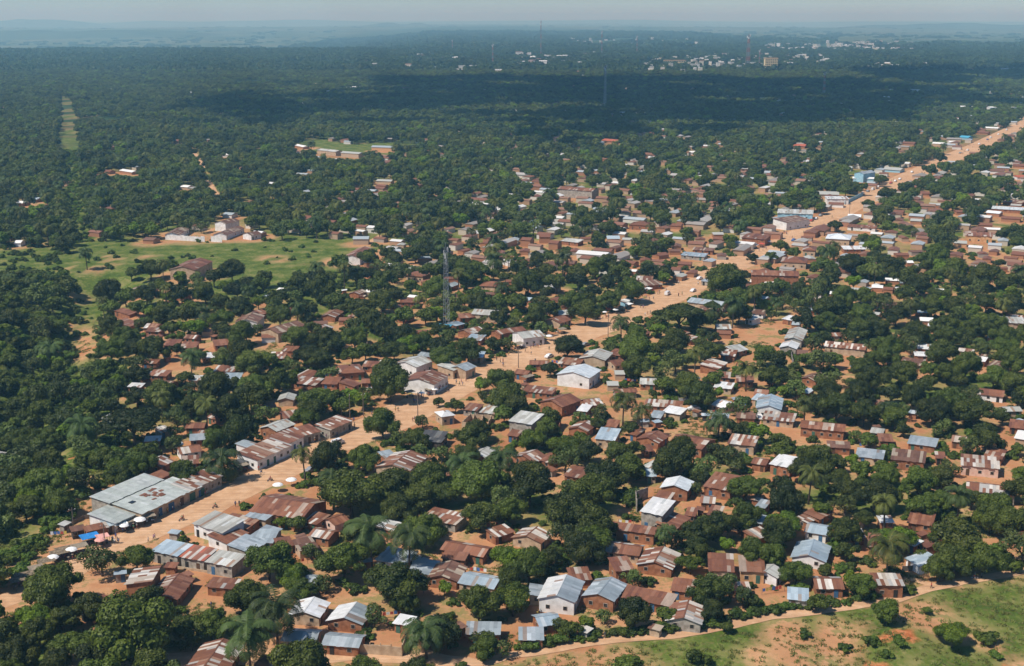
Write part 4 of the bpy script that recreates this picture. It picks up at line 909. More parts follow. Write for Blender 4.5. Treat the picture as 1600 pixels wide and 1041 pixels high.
def util_pole(px, py, h, arm=True):
    x, y, z = G(px, py)
    root = link("utility_pole", None, None, (x, y, z), random.uniform(0, 3))
    m = MB(); m.tube([(0, 0, -.5), (0, 0, h)], [.17, .11], 7); link("pole", m.mesh("pole", M_POLE), root)
    m = MB(); m.box((0, 0, h - .6), (1.8, .12, .14)); link("crossarm", m.mesh("crossarm", M_POLE), root)
    for s in (-.75, 0, .75):
        m = MB(); m.tube([(s, 0, h - .53), (s, 0, h - .3)], .07, 6); link("insulator", m.mesh("insulator", M_WHITE), root)
    note(root, "bare wooden utility pole", "utility pole", x, y, "utility poles along the road")
for p in [(653, 656, 9.5), (547, 657, 9.5), (600 + 350, 527, 10), (810, 575, 8), (164, 853, 6), (1220, 392, 10), (568, 650, 8), (115, 827, 6), (1327, 338, 9)]: util_pole(*p)

# ------------------------------------------------------------------ walls, fences, ruins
def wall_run(name, pts, h, m, look, th=.22, cat="wall", post=False):
    P = [G(*p) for p in pts]
    x0, y0, z0 = P[0]
    root = link(name, None, None, (x0, y0, z0))
    mb = MB(); rng = random.Random(int(x0)); pm = MB()
    for a_, b_ in zip(P[:-1], P[1:]):
        d = Vector((b_[0] - a_[0], b_[1] - a_[1])); L = d.length; n_ = max(1, int(L / 2.2)); rz = math.atan2(d.y, d.x)
        for i in range(n_):
            t = (i + .5) / n_; hh = h * rng.uniform(.86, 1.06)
            zz = a_[2] * (1 - t) + b_[2] * t - z0
            mb.box((a_[0] - x0 + d.x * t, a_[1] - y0 + d.y * t, zz + hh / 2 - .3), (L / n_ - .02, th * rng.uniform(.9, 1.1), hh + .6), rz, None)
            t = i / n_
            pm.tube([(a_[0] - x0 + d.x * t, a_[1] - y0 + d.y * t, zz - .3), (a_[0] - x0 + d.x * t, a_[1] - y0 + d.y * t, zz + h * 1.12)], .12, 5)
    link("panel", mb.mesh("panel", m), root)
    link("posts", pm.mesh("posts", M_POLE if post else m), root)
    c = P[len(P) // 2]
    note(root, look, cat, c[0], c[1])
wall_run("boundary_wall", [(261, 375), (320, 378)], 3.2, M_WALL['w'], "long white boundary wall beyond the green field")
wall_run("boundary_wall", [(330, 378), (347, 379)], 3.2, M_WALL['w'], "short white boundary wall beyond the green field")
wall_run("unfinished_wall", [(562, 1021), (628, 1026), (636, 1006)], 2.4, M_WALL['t'], "roofless tan block enclosure wall")
wall_run("unfinished_wall", [(571, 1002), (562, 1021)], 2.0, M_WALL['t'], "short side wall of the roofless enclosure")
wall_run("unfinished_wall", [(722, 668), (735, 655), (768, 658), (760, 675), (722, 668)], 2.0, M_WALL['t'], "pale walls of a roofless unfinished house")
wall_run("unfinished_wall", [(741, 656), (738, 671)], 2.0, M_WALL['t'], "inner cross wall of the unfinished house")
wall_run("unfinished_wall", [(755, 657), (750, 674)], 2.0, M_WALL['t'], "second inner wall of the unfinished house")
wall_run("brick_wall", [(843, 676), (872, 680), (876, 668), (846, 664), (843, 676)], 2.4, M_WALL['m'], "roofless dark brick shell")
wall_run("brick_wall", [(995, 800), (993, 786), (1012, 778)], 3.2, M_WALL['g'], "ruined grey walls behind the tall block house")
wall_run("tin_fence", [(1060, 629), (1085, 631), (1108, 632)], 1.9, M_STEEL, "grey corrugated tin fence", .08, "fence", True)
wall_run("tin_fence", [(984, 991), (1020, 986), (1068, 979)], 1.6, M_WALL['d'], "dark plank fence beside the footpath", .1, "fence", True)
wall_run("tin_fence", [(1240, 575), (1233, 545)], 2.2, M_STEEL, "rusting tin fence running from the long grey shed", .1, "fence", True)
wall_run("tin_fence", [(97, 828), (130, 812), (160, 808)], 1.2, M_POLE, "low stick fence behind the roadside kiosks", .08, "fence", True)
wall_run("brick_wall", [(275, 888), (330, 896), (360, 902)], .6, M_WALL['t'], "low rubble wall below the patched compound roof")
wall_run("blue_wall", [(1320, 320), (1348, 306)], 2.6, M_WALL['b'], "blue painted wall at the far market")
wall_run("tin_fence", [(1410, 893), (1475, 889), (1515, 882)], 1.4, M_POLE, "dry stick fence by the big tree at the footpath", .1, "fence", True)

# ------------------------------------------------------------------ people
def skin_mesh(name, nodes, edges, sub=1):
    me = bpy.data.meshes.new(name)
    me.from_pydata([n_[0] for n_ in nodes], edges, [])
    o = bpy.data.objects.new("tmp", me); COL.objects.link(o)
    md = o.modifiers.new("skin", 'SKIN')
    if not me.skin_vertices: pass
    for i, n_ in enumerate(nodes):
        me.skin_vertices[0].data[i].radius = (n_[1], n_[1] * (n_[2] if len(n_) > 2 else 1))
    me.skin_vertices[0].data[0].use_root = True
    sb = o.modifiers.new("sub", 'SUBSURF'); sb.levels = sb.render_levels = sub
    bpy.context.view_layer.update()
    dg = bpy.context.evaluated_depsgraph_get()
    out = bpy.data.meshes.new_from_object(o.evaluated_get(dg))
    bpy.data.objects.remove(o)
    out.name = name
    return out
m_, n, b = mat("skin_brown"); b.inputs['Base Color'].default_value = (.075, .040, .025, 1); b.inputs['Roughness'].default_value = .6; M_SKIN = m_
def objcol(name, k=1.0):
    m_, n, b = mat(name); oi = N(n, "ShaderNodeObjectInfo")
    n.links.new(oi.outputs['Color'], b.inputs['Base Color']); b.inputs['Roughness'].default_value = .85
    return m_
M_SHIRT = objcol("shirt_cloth")
M_TROUS = [plain("dark_trousers", (.03, .035, .06)), plain("khaki_trousers", (.22, .17, .11)), plain("patterned_wrap", (.30, .10, .06)), plain("black_trousers", (.02, .02, .022))]
M_HAIR = plain("black_hair", (.012, .010, .009))
def person_mesh(pose, tr):
    s = {'stand': 0.0, 'walk': .22, 'stride': .34, 'sit': 0}[pose]
    if pose == 'sit':
        nd = [((0, 0, .50), .15, .8), ((0, .02, .72), .14, .8), ((0, .03, .92), .15, .75), ((0, .03, 1.02), .06), ((0, .04, 1.10), .085), ((0, .05, 1.20), .10), ((0, .04, 1.27), .07),
              ((.1, .1, .50), .10), ((.16, .42, .48), .08), ((.17, .40, .12), .05), ((.17, .50, .03), .045),
              ((-.1, .1, .50), .10), ((-.16, .42, .48), .08), ((-.17, .40, .12), .05), ((-.17, .50, .03), .045),
              ((.2, .03, .94), .065), ((.28, .22, .76), .05), ((.26, .46, .80), .04), ((.25, .54, .82), .035),
              ((-.2, .03, .94), .065), ((-.28, .22, .76), .05), ((-.26, .46, .80), .04), ((-.25, .54, .82), .035)]
        zs = (.62, .97)
    else:
        nd = [((0, 0, .92), .145, .8), ((0, 0, 1.12), .13, .8), ((0, 0, 1.34), .155, .75), ((0, 0, 1.44), .06), ((0, .01, 1.51), .082), ((0, .02, 1.60), .10), ((0, .01, 1.68), .075),
              ((.09, 0, .84), .10), ((.10, s * .55 + .02, .48), .072), ((.10, s * .9 - .04, .09), .045), ((.10, s * .9 + .08, .03), .042),
              ((-.09, 0, .84), .10), ((-.10, -s * .35 + .03, .48), .072), ((-.10, -s, .10), .045), ((-.10, -s + .11, .03), .042),
              ((.2, 0, 1.36), .062), ((.25, -s * .4, 1.10), .048), ((.25, -s * .2 + .06, .86), .036), ((.25, -s * .1 + .09, .76), .034),
              ((-.2, 0, 1.36), .062), ((-.25, s * .4, 1.10), .048), ((-.25, s * .8 + .06, .88), .036), ((-.25, s + .08, .78), .034)]
        zs = (.93, 1.42)
    ed = [(0, 1), (1, 2), (2, 3), (3, 4), (4, 5), (5, 6), (0, 7), (7, 8), (8, 9), (9, 10), (0, 11), (11, 12), (12, 13), (13, 14), (2, 15), (15, 16), (16, 17), (17, 18), (2, 19), (19, 20), (20, 21), (21, 22)]
    me = skin_mesh("person", nd, ed)
    for m in (M_SKIN, M_SHIRT, tr, M_HAIR): me.materials.append(m)
    for p in me.polygons:
        c = p.center
        arm = abs(c.x) > .215 and c.z < zs[1] - (.18 if pose != 'sit' else .12)
        if c.z > (1.64 if pose != 'sit' else 1.21): k = 3
        elif c.z > zs[1] or arm: k = 0
        elif c.z > zs[0]: k = 1
        elif c.z > .14: k = 2
        else: k = 0
        p.material_index = k
        p.use_smooth = True
    return me
PM = {(ps, i): person_mesh(ps, M_TROUS[i]) for ps in ('stand', 'walk', 'stride', 'sit') for i in range(4)}
SHIRTS = [((.75, .74, .70), "white"), ((.45, .07, .05), "red"), ((.05, .12, .35), "blue"), ((.60, .42, .08), "yellow"), ((.05, .05, .055), "black"), ((.07, .22, .12), "green"), ((.38, .20, .33), "purple"), ((.50, .24, .10), "orange"), ((.30, .30, .30), "grey")]
TRW = ["dark trousers", "khaki trousers", "a red wrap", "black trousers"]
NP = 0
def person(px=None, py=None, pose=None, at=None, rz=None, grp="people along the dirt road"):
    global NP
    NP += 1; r = random.Random(NP * 31)
    pose = pose or r.choice(['stand', 'walk', 'stride', 'walk']); ti = r.randrange(4)
    c, cn = r.choice(SHIRTS)
    x, y, z = at or G(px, py)
    z += .0 if at else .04
    o = link("person", PM[(pose, ti)], None, (x, y, z), r.uniform(0, 6.28) if rz is None else rz, None)
    k = r.uniform(.92, 1.06) if pose != 'sit' else 1
    o.scale = (k, k, k); o.color = (*c, 1)
    act = {'stand': "standing", 'walk': "walking", 'stride': "striding", 'sit': "sitting on a motorbike"}[pose]
    note(o, f"person {act} in {cn} shirt and {TRW[ti]}", "person", x, y, grp)
    if pose != 'sit' and r.random() < .16:
        b_ = link("head_basket", BASK, None, (x, y, z + 1.74 * k)); note(b_, "round basin balanced on a walker's head", "basin", x, y, "basins carried on heads")
    return o
mb = MB(); mb.tube([(0, 0, 0), (0, 0, .16)], [.15, .30], 10); mb.tube([(0, 0, .15), (0, 0, .26)], [.26, .08], 8); BASK = mb.mesh("basin", M_CANVAS)
PP = """114 877;118 876;122 879;192 833;196 833;184 849;186 850;225 818;231 817;239 813;243 812;262 802;270 799;278 793;282 792;291 782;286 788;328 766;331 764;334 760;350 755;353 756;365 753;389 747;368 792;374 791;43 936;37 937;46 937;26 925;30 918;199 915;335 993;86 893;150 857;153 856;140 866;108 882;209 828;214 826;249 808;236 815;300 779;304 778
410 724;404 736;409 740;408 743;430 715;494 688;492 693;521 683;524 682;527 683;554 669;618 643;622 643;645 659;648 658;654 621;659 621;662 622;713 600;718 603;723 603;721 599;728 597;658 617;782 567;786 567;700 604;696 605;668 614;510 686;515 684;533 674;433 704;437 702;457 698;472 689
830 555;836 543;839 543;841 544;845 541;942 499;947 498;951 497;946 494;967 496;978 489;981 488;1001 482;1005 482;1008 494;1012 492;1021 468;1016 491;954 517;970 484;973 483;990 478;1030 458;1041 455;1060 444;821 551;795 556;804 551;858 547;900 540;935 500;938 501;1148 402;1156 400;1163 398;1170 396;1178 395;1186 393;1192 392;1197 390;1082 405;1100 398
945 998;1523 903;1455 920;1256 708;1300 670;840 965;845 985;330 950;232 848;940 690;1010 640;1238 372;1262 356;1300 341;1352 308;1362 300;1345 318"""
for row in PP.replace('\n', ';').split(';'):
    a_ = row.split(); person(float(a_[0]), float(a_[1]))

PR_ = random.Random(77)
for _ in range(62):
    i = int(PR_.random() ** 1.7 * 150) + 4; t = PR_.choice([PR_.uniform(.02, .25), PR_.uniform(.02, .14), PR_.uniform(.8, .97), PR_.uniform(.2, .8)])
    x, y = RU[i] * (1 - t) + RL[min(159, i)] * t
    for k in range(PR_.choice([1, 1, 2, 3])):
        xx_, yy_ = float(x) + PR_.uniform(-1.4, 1.4), float(y) + PR_.uniform(-2, 2)
        person(at=(xx_, yy_, float(terrain(xx_, yy_)) + .04))
# ------------------------------------------------------------------ motorbikes, cars, parasols, stalls
def torus(mb, c, R, r, n_=14, m=6, ax='x'):
    vs = []; fs = []
    for i in range(n_):
        a_ = 2 * math.pi * i / n_
        for j in range(m):
            q = 2 * math.pi * j / m; rr_ = R + r * math.cos(q)
            vs.append((c[0] + r * math.sin(q), c[1] + rr_ * math.cos(a_), c[2] + rr_ * math.sin(a_)))
    for i in range(n_):
        for j in range(m):
            fs.append((i * m + j, i * m + (j + 1) % m, ((i + 1) % n_) * m + (j + 1) % m, ((i + 1) % n_) * m + j))
    mb.add(vs, fs)
def motorbike(px, py, rz, riders=1):
    x, y, z = G(px, py); z += .04
    root = link("motorbike", None, None, (x, y, z), rz)
    for yy in (.62, -.62):
        m = MB(); torus(m, (0, yy, .31), .26, .05); w_ = link("wheel", m.mesh("wheel", M_RUBBER), root)
        m = MB(); m.tube([(-.03, yy, .31), (.03, yy, .31)], .2, 10); link("rim", m.mesh("rim", M_STEEL), w_)
    m = MB(); m.tube([(0, .5, .85), (0, .3, .62), (0, -.2, .42), (0, -.62, .31)], .05, 6); m.box((0, -.02, .42), (.24, .42, .3)); link("frame", m.mesh("frame", M_STEEL), root)
    m = MB(); m.tube([(0, .36, .76), (0, .18, .82), (0, 0, .76)], [.08, .13, .09], 8); link("tank", m.mesh("tank", M_REDST, True), root)
    m = MB(); m.tube([(0, .02, .79), (0, -.4, .80), (0, -.68, .83)], [.10, .12, .09], 8); link("seat", m.mesh("seat", M_RUBBER, True), root)
    m = MB(); m.tube([(0, .66, .31), (0, .5, .9)], .035, 5); m.tube([(-.33, .38, 1.02), (-.15, .5, .96), (.15, .5, .96), (.33, .38, 1.02)], .022, 5); link("fork", m.mesh("fork", M_STEEL), root)
    note(root, "red and grey motorbike being ridden", "motorbike", x, y, "motorbikes on the road")
    for i in range(riders):
        d = -.22 - .42 * i
        ax_, ay_ = x - d * math.sin(rz), y + d * math.cos(rz)
        person(pose='sit', at=(ax_, ay_, z + .36), rz=rz, grp="riders on motorbikes")
for q in [(284, 814, 2.3, 2), (336, 794, 2.4, 1), (422, 752, 2.2, 1), (1523, 905, 1.4, 2), (44, 940, 2.4, 1), (700, 612, -.6, 1)]: motorbike(*q)

def car(px, py, rz, m, word, van=False):
    x, y, z = G(px, py); z += .04
    root = link("parked_car", None, None, (x, y, z), rz)
    prof = [(-2.1, .35), (-2.15, .85), (-1.9, 1.0), (-1.3, 1.05), (-.75, 1.5), (.85, 1.52), (1.45, 1.02), (2.05, .9), (2.15, .4)] if not van else \
           [(-2.3, .35), (-2.35, 1.0), (-2.3, 1.9), (1.0, 1.95), (1.55, 1.25), (2.15, 1.1), (2.3, .4)]
    hw = .84
    V = []; k = len(prof)
    for s in (-1, 1):
        for (a_, b_) in prof:
            V.append((a_, s * hw * (1 if b_ < 1.1 else .86), b_))
    mb = MB(); mb.add(V, [tuple(range(k))[::1], tuple(range(k, 2 * k))[::-1]] + [(i, k + i, k + (i + 1) % k, (i + 1) % k) for i in range(k)])
    me = mb.mesh("body", m)
    link("body", me, root)
    g = MB()
    zt = 1.28 if not van else 1.5
    for s in (-1, 1): g.box((.05 if not van else -.4, s * hw * .93, zt), (1.7 if not van else 2.6, .06, .36)); 
    link("window", g.mesh("window", M_PANE), root)
    g = MB(); g.hexa([(1.38, -.66, 1.09), (1.46, -.66, 1.09), (1.46, .66, 1.09), (1.38, .66, 1.09), (.92, -.62, 1.47), (1.0, -.62, 1.47), (1.0, .62, 1.47), (.92, .62, 1.47)])
    link("windscreen", g.mesh("windscreen", M_PANE), root)
    for a_ in (-1.35, 1.35):
        for s in (-1, 1):
            t = MB(); t.tube([(a_, s * .62, .33), (a_, s * .88, .33)], .33, 12); w_ = link("wheel", t.mesh("wheel", M_RUBBER), root)
            t = MB(); t.tube([(a_, s * .885, .33), (a_, s * .90, .33)], .18, 10); link("hubcap", t.mesh("hubcap", M_STEEL), w_)
    for s in (-1, 1):
        t = MB(); t.box((2.13 if not van else 2.28, s * .6, .74), (.08, .3, .16)); link("headlight", t.mesh("headlight", M_WHITE), root)
    note(root, f"{word} {'van' if van else 'car'} parked", "van" if van else "car", x, y, "cars and vans parked along the roads")
M_CW, M_CB, M_CR_, M_CG, M_CY = plain("white_car_paint", (.75, .75, .74), .3, .5), plain("blue_car_paint", (.06, .12, .28), .3, .5), plain("red_car_paint", (.4, .05, .04), .3, .5), plain("grey_car_paint", (.25, .26, .27), .3, .5), plain("yellow_car_paint", (.65, .42, .06), .3, .5)
for q in [(1083, 456, 1.0, M_CW, "white"), (1043, 461, 1.1, M_CW, "white", True), (858, 559, .9, M_CW, "white"), (914, 541, .8, M_CG, "grey"), (1093, 437, .9, M_CW, "white"), (528, 695, .9, M_CW, "white", True), (487, 737, .8, M_CG, "grey"), (1187, 655, 1.6, M_CW, "white"), (1084, 641, .2, M_CW, "white"), (1017, 456, 1.0, M_CR_, "red"),
          (1275, 343, 1, M_CW, "white"), (1282, 338, 1, M_CG, "grey"), (1262, 350, 1, M_CW, "white"), (1268, 346, 1, M_CR_, "red"), (1348, 304, 1, M_CW, "white", True), (1356, 300, 1, M_CG, "grey"), (1364, 297, 1, M_CW, "white", True), (1372, 293, 1, M_CW, "white"), (1392, 287, 1, M_CR_, "red"), (1399, 284, 1, M_CW, "white"), (1406, 281, 1, M_CW, "white"), (1425, 270, 1, M_CW, "white"), (1427, 290, 1, M_CW, "white"), (1478, 250, 1, M_CW, "white", True), (1500, 240, 1, M_CG, "grey"), (1512, 236, 1, M_CW, "white", True), (1530, 226, 1, M_CW, "white"), (1548, 216, 1, M_CW, "white", True), (1543, 219, 1, M_CB, "blue"), (1560, 211, 1, M_CW, "white"), (1573, 204, 1, M_CW, "white", True), (1240, 377, 1, M_CB, "blue"), (1120, 440, 1, M_CY, "yellow"), (1375, 330, 1, M_CW, "white")]: car(*q)

def parasol(px, py, m, word, R=1.5, h=2.3):
    R *= .78
    x, y, z = G(px, py, h); z += .03
    root = link("parasol", None, None, (x, y, z), random.random() * 6)
    p = MB(); p.tube([(0, 0, 0), (0, 0, h + .1)], .03, 6); link("pole", p.mesh("pole", M_STEEL), root)
    c = MB(); n_ = 8; V = [(0, 0, h + .12)]
    for k, (rr_, zz) in enumerate([(.45, .02), (.8, -.14), (1.0, -.36)]):
        for i in range(n_ * 2):
            a_ = math.pi * i / n_; q = rr_ * R * (1 if i % 2 == 0 else .95)
            V.append((q * math.cos(a_), q * math.sin(a_), h + .1 + zz * R * .8))
    n2 = n_ * 2; F = [(0, 1 + i, 1 + (i + 1) % n2) for i in range(n2)]
    for k in range(2):
        F += [(1 + k * n2 + i, 1 + (k + 1) * n2 + i, 1 + (k + 1) * n2 + (i + 1) % n2, 1 + k * n2 + (i + 1) % n2) for i in range(n2)]
    o = len(V); V2 = V + [(v[0] * .985, v[1] * .985, v[2] - .03) for v in V]
    F2 = F + [tuple(o + i for i in f[::-1]) for f in F]
    e = 1 + 2 * n2
    F2 += [(e + i, o + e + i, o + e + (i + 1) % n2, e + (i + 1) % n2) for i in range(n2)]
    c.add(V2, F2); link("canopy", c.mesh("canopy", m), root)
    note(root, f"{word} round parasol over roadside traders", "parasol", x, y, "parasols beside the road")
for q in [(82, 869, M_WHITE, "white", 2.0), (111, 857, M_WHITE, "white", 2.0), (156, 842, M_PINK, "pink patterned", 1.8), (194, 820, M_WHITE, "white", 1.6), (218, 810, M_WHITE, "wide white", 2.2), (434, 756, M_WHITE, "white", 2.0), (455, 748, M_WHITE, "white", 2.1), (679, 607, M_WHITE, "white", 1.7), (659, 613, M_WHITE, "white", 1.5), (858, 524, M_WHITE, "white", 1.9), (962, 483, M_WHITE, "white", 1.8), (951, 482, M_REDC, "red", 1.8), (1003, 467, M_WHITE, "white", 1.6), (945, 487, M_WHITE, "white", 1.4), (1090, 590, M_WHITE, "white", 1.5), (645, 750, M_WHITE, "white", 1.5), (61, 885, M_CANVAS, "faded", 1.7), (686, 603, M_PINK, "pink", 1.3), (1186, 665, M_WHITE, "white", 1.3)]: parasol(*q)
def stall(px, py, rz, m, word, L=3.0, D=2.0, h=2.1):
    x, y, z = G(px, py, h); z += .02
    root = link("market_stall", None, None, (x, y, z), rz)
    for i, j in ((-1, -1), (1, -1), (1, 1), (-1, 1)):
        p = MB(); p.tube([(i * L / 2 * .9, j * D / 2 * .9, -.2), (i * L / 2 * .9, j * D / 2 * .9, h + (.2 if j > 0 else -.1))], .05, 5); link("post", p.mesh("post", M_POLE), root)
    r = random.Random(int(px) * 7 + int(py)); c = MB(); nx = 6
    V = []
    for k in (0, -.05):
        for i in range(nx + 1):
            for j in range(4):
                V.append((-L / 2 + L * i / nx, -D / 2 + D * j / 3, h + .07 * j + (-.12 if 0 < i < nx and j in (1, 2) else .03) * r.uniform(.3, 1.5) + k))
    F = []; o = (nx + 1) * 4
    for i in range(nx):
        for j in range(3):
            q = i * 4 + j; F.append((q, q + 4, q + 5, q + 1)); F.append((o + q, o + q + 1, o + q + 5, o + q + 4))
    c.add(V, F); link("canopy", c.mesh("canopy", m), root)
    t = MB(); t.box((0, -.1, .75), (L * .85, D * .6, .06)); t.box((-L * .35, -.1, .36), (.08, D * .5, .72)); t.box((L * .35, -.1, .36), (.08, D * .5, .72)); link("table", t.mesh("table", M_POLE), root)
    g = MB()
    for i in range(9):
        g.box((r.uniform(-L * .38, L * .38), r.uniform(-D * .3, D * .2), .86), (.25, .22, r.uniform(.1, .25)), r.random())
    link("goods", g.mesh("goods", r.choice([M_REDC, M_PINK, M_CANVAS, M_WHITE])), root)['label'] = "goods laid out on the table"
    note(root, f"roadside stall under {word} canopy", "market stall", x, y, "open stalls beside the road")
for q in [(140, 838, .6, M_BLUET, "bright blue", 4.6, 3.4), (93, 863, .6, M_THATCH, "brown thatched", 4.5, 2.8), (101, 858, .6, M_THATCH, "brown thatched", 4.5, 2.8), (124, 853, .6, M_CANVAS, "dark canvas", 4.0, 2.6), (56, 887, .6, M_CANVAS, "worn canvas", 3.5, 2.5), (38, 898, .6, M_THATCH, "brown thatched", 4.5, 2.5), (28, 906, .6, M_THATCH, "brown thatched", 3.5, 2.5), (72, 876, .6, M_THATCH, "brown thatched", 4, 2.5), (188, 818, .6, M_WHITE, "white", 3.5, 2.6), (204, 813, .6, M_CANVAS, "grey canvas", 4, 2.6), (232, 806, .6, M_CANVAS, "worn canvas", 3.5, 2.2), (262, 781, .6, M_WHITE, "flat white", 3.2, 2.4), (160, 838, .6, M_PINK, "pink cloth", 3.2, 2.4),
          (375, 727, .7, M_CANVAS, "dark canvas", 5, 3), (640, 612, .7, M_CANVAS, "worn canvas", 3.5, 2.4), (672, 608, .7, M_CANVAS, "worn canvas", 3.5, 2.4), (810, 537, .8, M_CANVAS, "dark canvas", 5, 3), (832, 530, .8, M_CANVAS, "dark canvas", 5, 3), (845, 524, .8, M_THATCH, "brown thatched", 4, 3), (980, 469, .9, M_WHITE, "white and blue", 5.5, 4), (982, 475, .9, M_WHITE, "white", 4, 3), (930, 492, .9, M_CANVAS, "worn canvas", 4, 2.5), (970, 480, .9, M_CANVAS, "worn canvas", 3.6, 2.5), (825, 588, .8, M_CANVAS, "grey canvas", 5, 2.6), (1013, 451, 1, M_WHITE, "grey", 4, 3), (878, 514, .8, M_CANVAS, "worn canvas", 4, 2.6), (1180, 383, 1, M_WHITE, "white", 4, 3), (1168, 387, 1, M_CANVAS, "worn canvas", 4, 3), (1190, 381, 1, M_REDC, "red", 4, 3), (1200, 377, 1, M_WHITE, "white", 4, 3)]: stall(*q)
def kiosk(px, py, rz, wm, rc, word, L=4, D=3):
    x, y, z = G(px, py, 2)
    d = Vector((math.cos(rz), math.sin(rz))) * L / 2
    house((x - d.x, y - d.y), (x + d.x, y + d.y), D, 's', rc, wm, 2.2, 1, "kiosk", word)
for q in [(121, 828, .5, 'd', 'n', "small dark plank kiosk on bare ground", 3.6, 3.2), (150, 826, .6, 'm', 'r', "rusty roofed kiosk by the blue tarpaulin", 6, 3.4), (176, 818, .6, 't', 'Z', "small kiosk with pale blue grey roof", 5.5, 4.2), (976, 472, .9, 'b', 'w', "bright blue roadside kiosk", 4, 3.4), (378, 722, .7, 'd', 'k', "low dark open shelter", 5, 3), (101, 820, 1.2, 'g', 'g', "narrow grey sheet cabin", 2.6, 2.2), (572, 869+9, .3, 'm', 'z', "narrow brick latrine with flat roof", 2, 2), (188, 897, .3, 'g', 'Z', "narrow grey latrine between two trees", 1.8, 1.8), (1005, 452, 1, 'g', 'g', "tall grey roadside kiosk", 4, 3)]: kiosk(*q)

YARDS = [(320,942,26,16),(660,925,20,10),(555,925,40,8),(440,960,18,18),(500,960,14,14),(840,970,40,22),(935,950,18,12),(1330,865,30,12),(1345,835,10,18),(1230,850,12,22),(1000,755,40,12),(985,800,22,14),(930,700,16,12),(1000,705,22,10),(1045,740,14,8),(1040,690,14,10),(880,660,14,10),(1190,525,36,14),(1210,508,26,8),(1160,515,20,10),(1145,480,12,8),(700,665,28,10),(780,680,22,14),(340,720,10,6),(180,700,12,6),(290,575,40,6),(240,595,22,8),(330,540,16,10),(270,555,14,8),(420,540,16,8),(410,495,14,6),(590,560,26,8),(700,575,20,6),(840,600,18,8),(830,620,12,10),(1160,560,22,8),(1270,600,14,14),(1430,580,16,12),(1320,575,12,16),(1275,650,40,6),(1250,675,60,6),(1330,665,30,8),(1440,670,16,8),(1570,690,28,16),(1580,720,24,10),(1540,740,46,6),(1420,730,30,6),(1470,760,24,6),(1390,820,16,8),(1300,800,14,10),(1340,860,22,12),(545,735,20,4),(715,835,20,12),(760,850,26,8),(690,850,10,16),(880,470,8,6),(1110,655,40,5),(1080,640,30,5),(1210,650,20,4),(1190,860,14,8),(1180,920,26,10),(1150,895,10,8),(1065,860,8,12),(585,880,10,18),(460,870,14,16),(420,905,20,8),(300,915,14,8),(190,915,26,10),(120,815,24,12),(160,560+255,20,6),(90,640,10,4),(1120,430,18,6),(1240,440,14,5),(1320,435,12,5),(1490,400,26,7),(1540,390,20,5),(1100,400,12,7),(780,440,16,5),(620,440,14,5),(575,395,24,4),(1190,400,30,10),(1330,330,30,8),(128,512,14,24),(104,480,8,8),(135,760,8,14),(72,655,8,8),(905,606,46,12),(20,630,8,12),(90,690,8,8)]
MBASE0 = math.atan2(RU[60][1] - RU[40][1], RU[60][0] - RU[40][0])
# ------------------------------------------------------------------ outhouses, washing lines and scrap in the yards
YR = random.Random(41)
hs = [(x, y, r) for (x, y, r) in FOOT if y < 640 and r < 12]
def free(x, y, m):
    return not any((u - x) ** 2 + (v - y) ** 2 < (r * .8 + m) ** 2 for (u, v, r) in FOOT) and not bool(inpoly(np.array([x]), np.array([y]), ROAD_POLY_W)[0])
k_ = 0
for _ in range(900):
    if k_ >= 70: break
    x, y, r = YR.choice(hs); a_ = YR.uniform(0, 6.28); d_ = r + YR.uniform(1.5, 6); x += math.cos(a_) * d_; y += math.sin(a_) * d_
    if not free(x, y, 1.5) or bool(inpoly(np.array([x]), np.array([y]), below_path)[0]): continue
    px, py, s = to_px(x, y, 1)
    if py > 1045: continue
    k_ += 1; rz = YR.uniform(0, 3.1); q = YR.uniform(.9, 1.5)
    house((x - q * math.cos(rz), y - q * math.sin(rz)), (x + q * math.cos(rz), y + q * math.sin(rz)), YR.uniform(2.0, 3.0), 's', YR.choice('rrxnzZw'), YR.choice('mmtgd'), 1.9, 0, "outhouse", None)
CLOTHS = [plain("washed_white", (.8, .8, .78)), plain("washed_red", (.5, .08, .06)), plain("washed_blue", (.08, .18, .45)), plain("washed_yellow", (.65, .5, .12))]
k_ = 0
for _ in range(600):
    if k_ >= 26: break
    x, y, r = YR.choice([h for h in hs if h[1] < 480]); a_ = YR.uniform(0, 6.28); d_ = r + YR.uniform(1.5, 4); x += math.cos(a_) * d_; y += math.sin(a_) * d_
    if not free(x, y, 1.5): continue
    k_ += 1; rz = YR.uniform(-.6, .9); root = link("washing_line", None, None, (x, y, float(terrain(x, y))), rz); L = YR.uniform(3, 6)
    for s in (-1, 1):
        m = MB(); m.tube([(s * L / 2, 0, -.2), (s * L / 2, 0, 1.8)], .05, 5); link("post", m.mesh("post", M_POLE), root)
    m = MB(); m.tube([(-L / 2, 0, 1.75), (0, 0, 1.62), (L / 2, 0, 1.75)], .015, 4); link("line", m.mesh("line", M_POLE), root)
    for j in range(int(L * 1.1)):
        xx_ = -L / 2 + .5 + j * .85
        if xx_ > L / 2 - .4: break
        m = MB(); m.box((xx_, 0, 1.66 - YR.uniform(.35, .5)), (.7, .03, YR.uniform(.6, .95))); link("cloth", m.mesh("cloth", YR.choice(CLOTHS)), root)
    note(root, "washing line hung with bright clothes", "washing line", x, y, "washing lines in the yards")

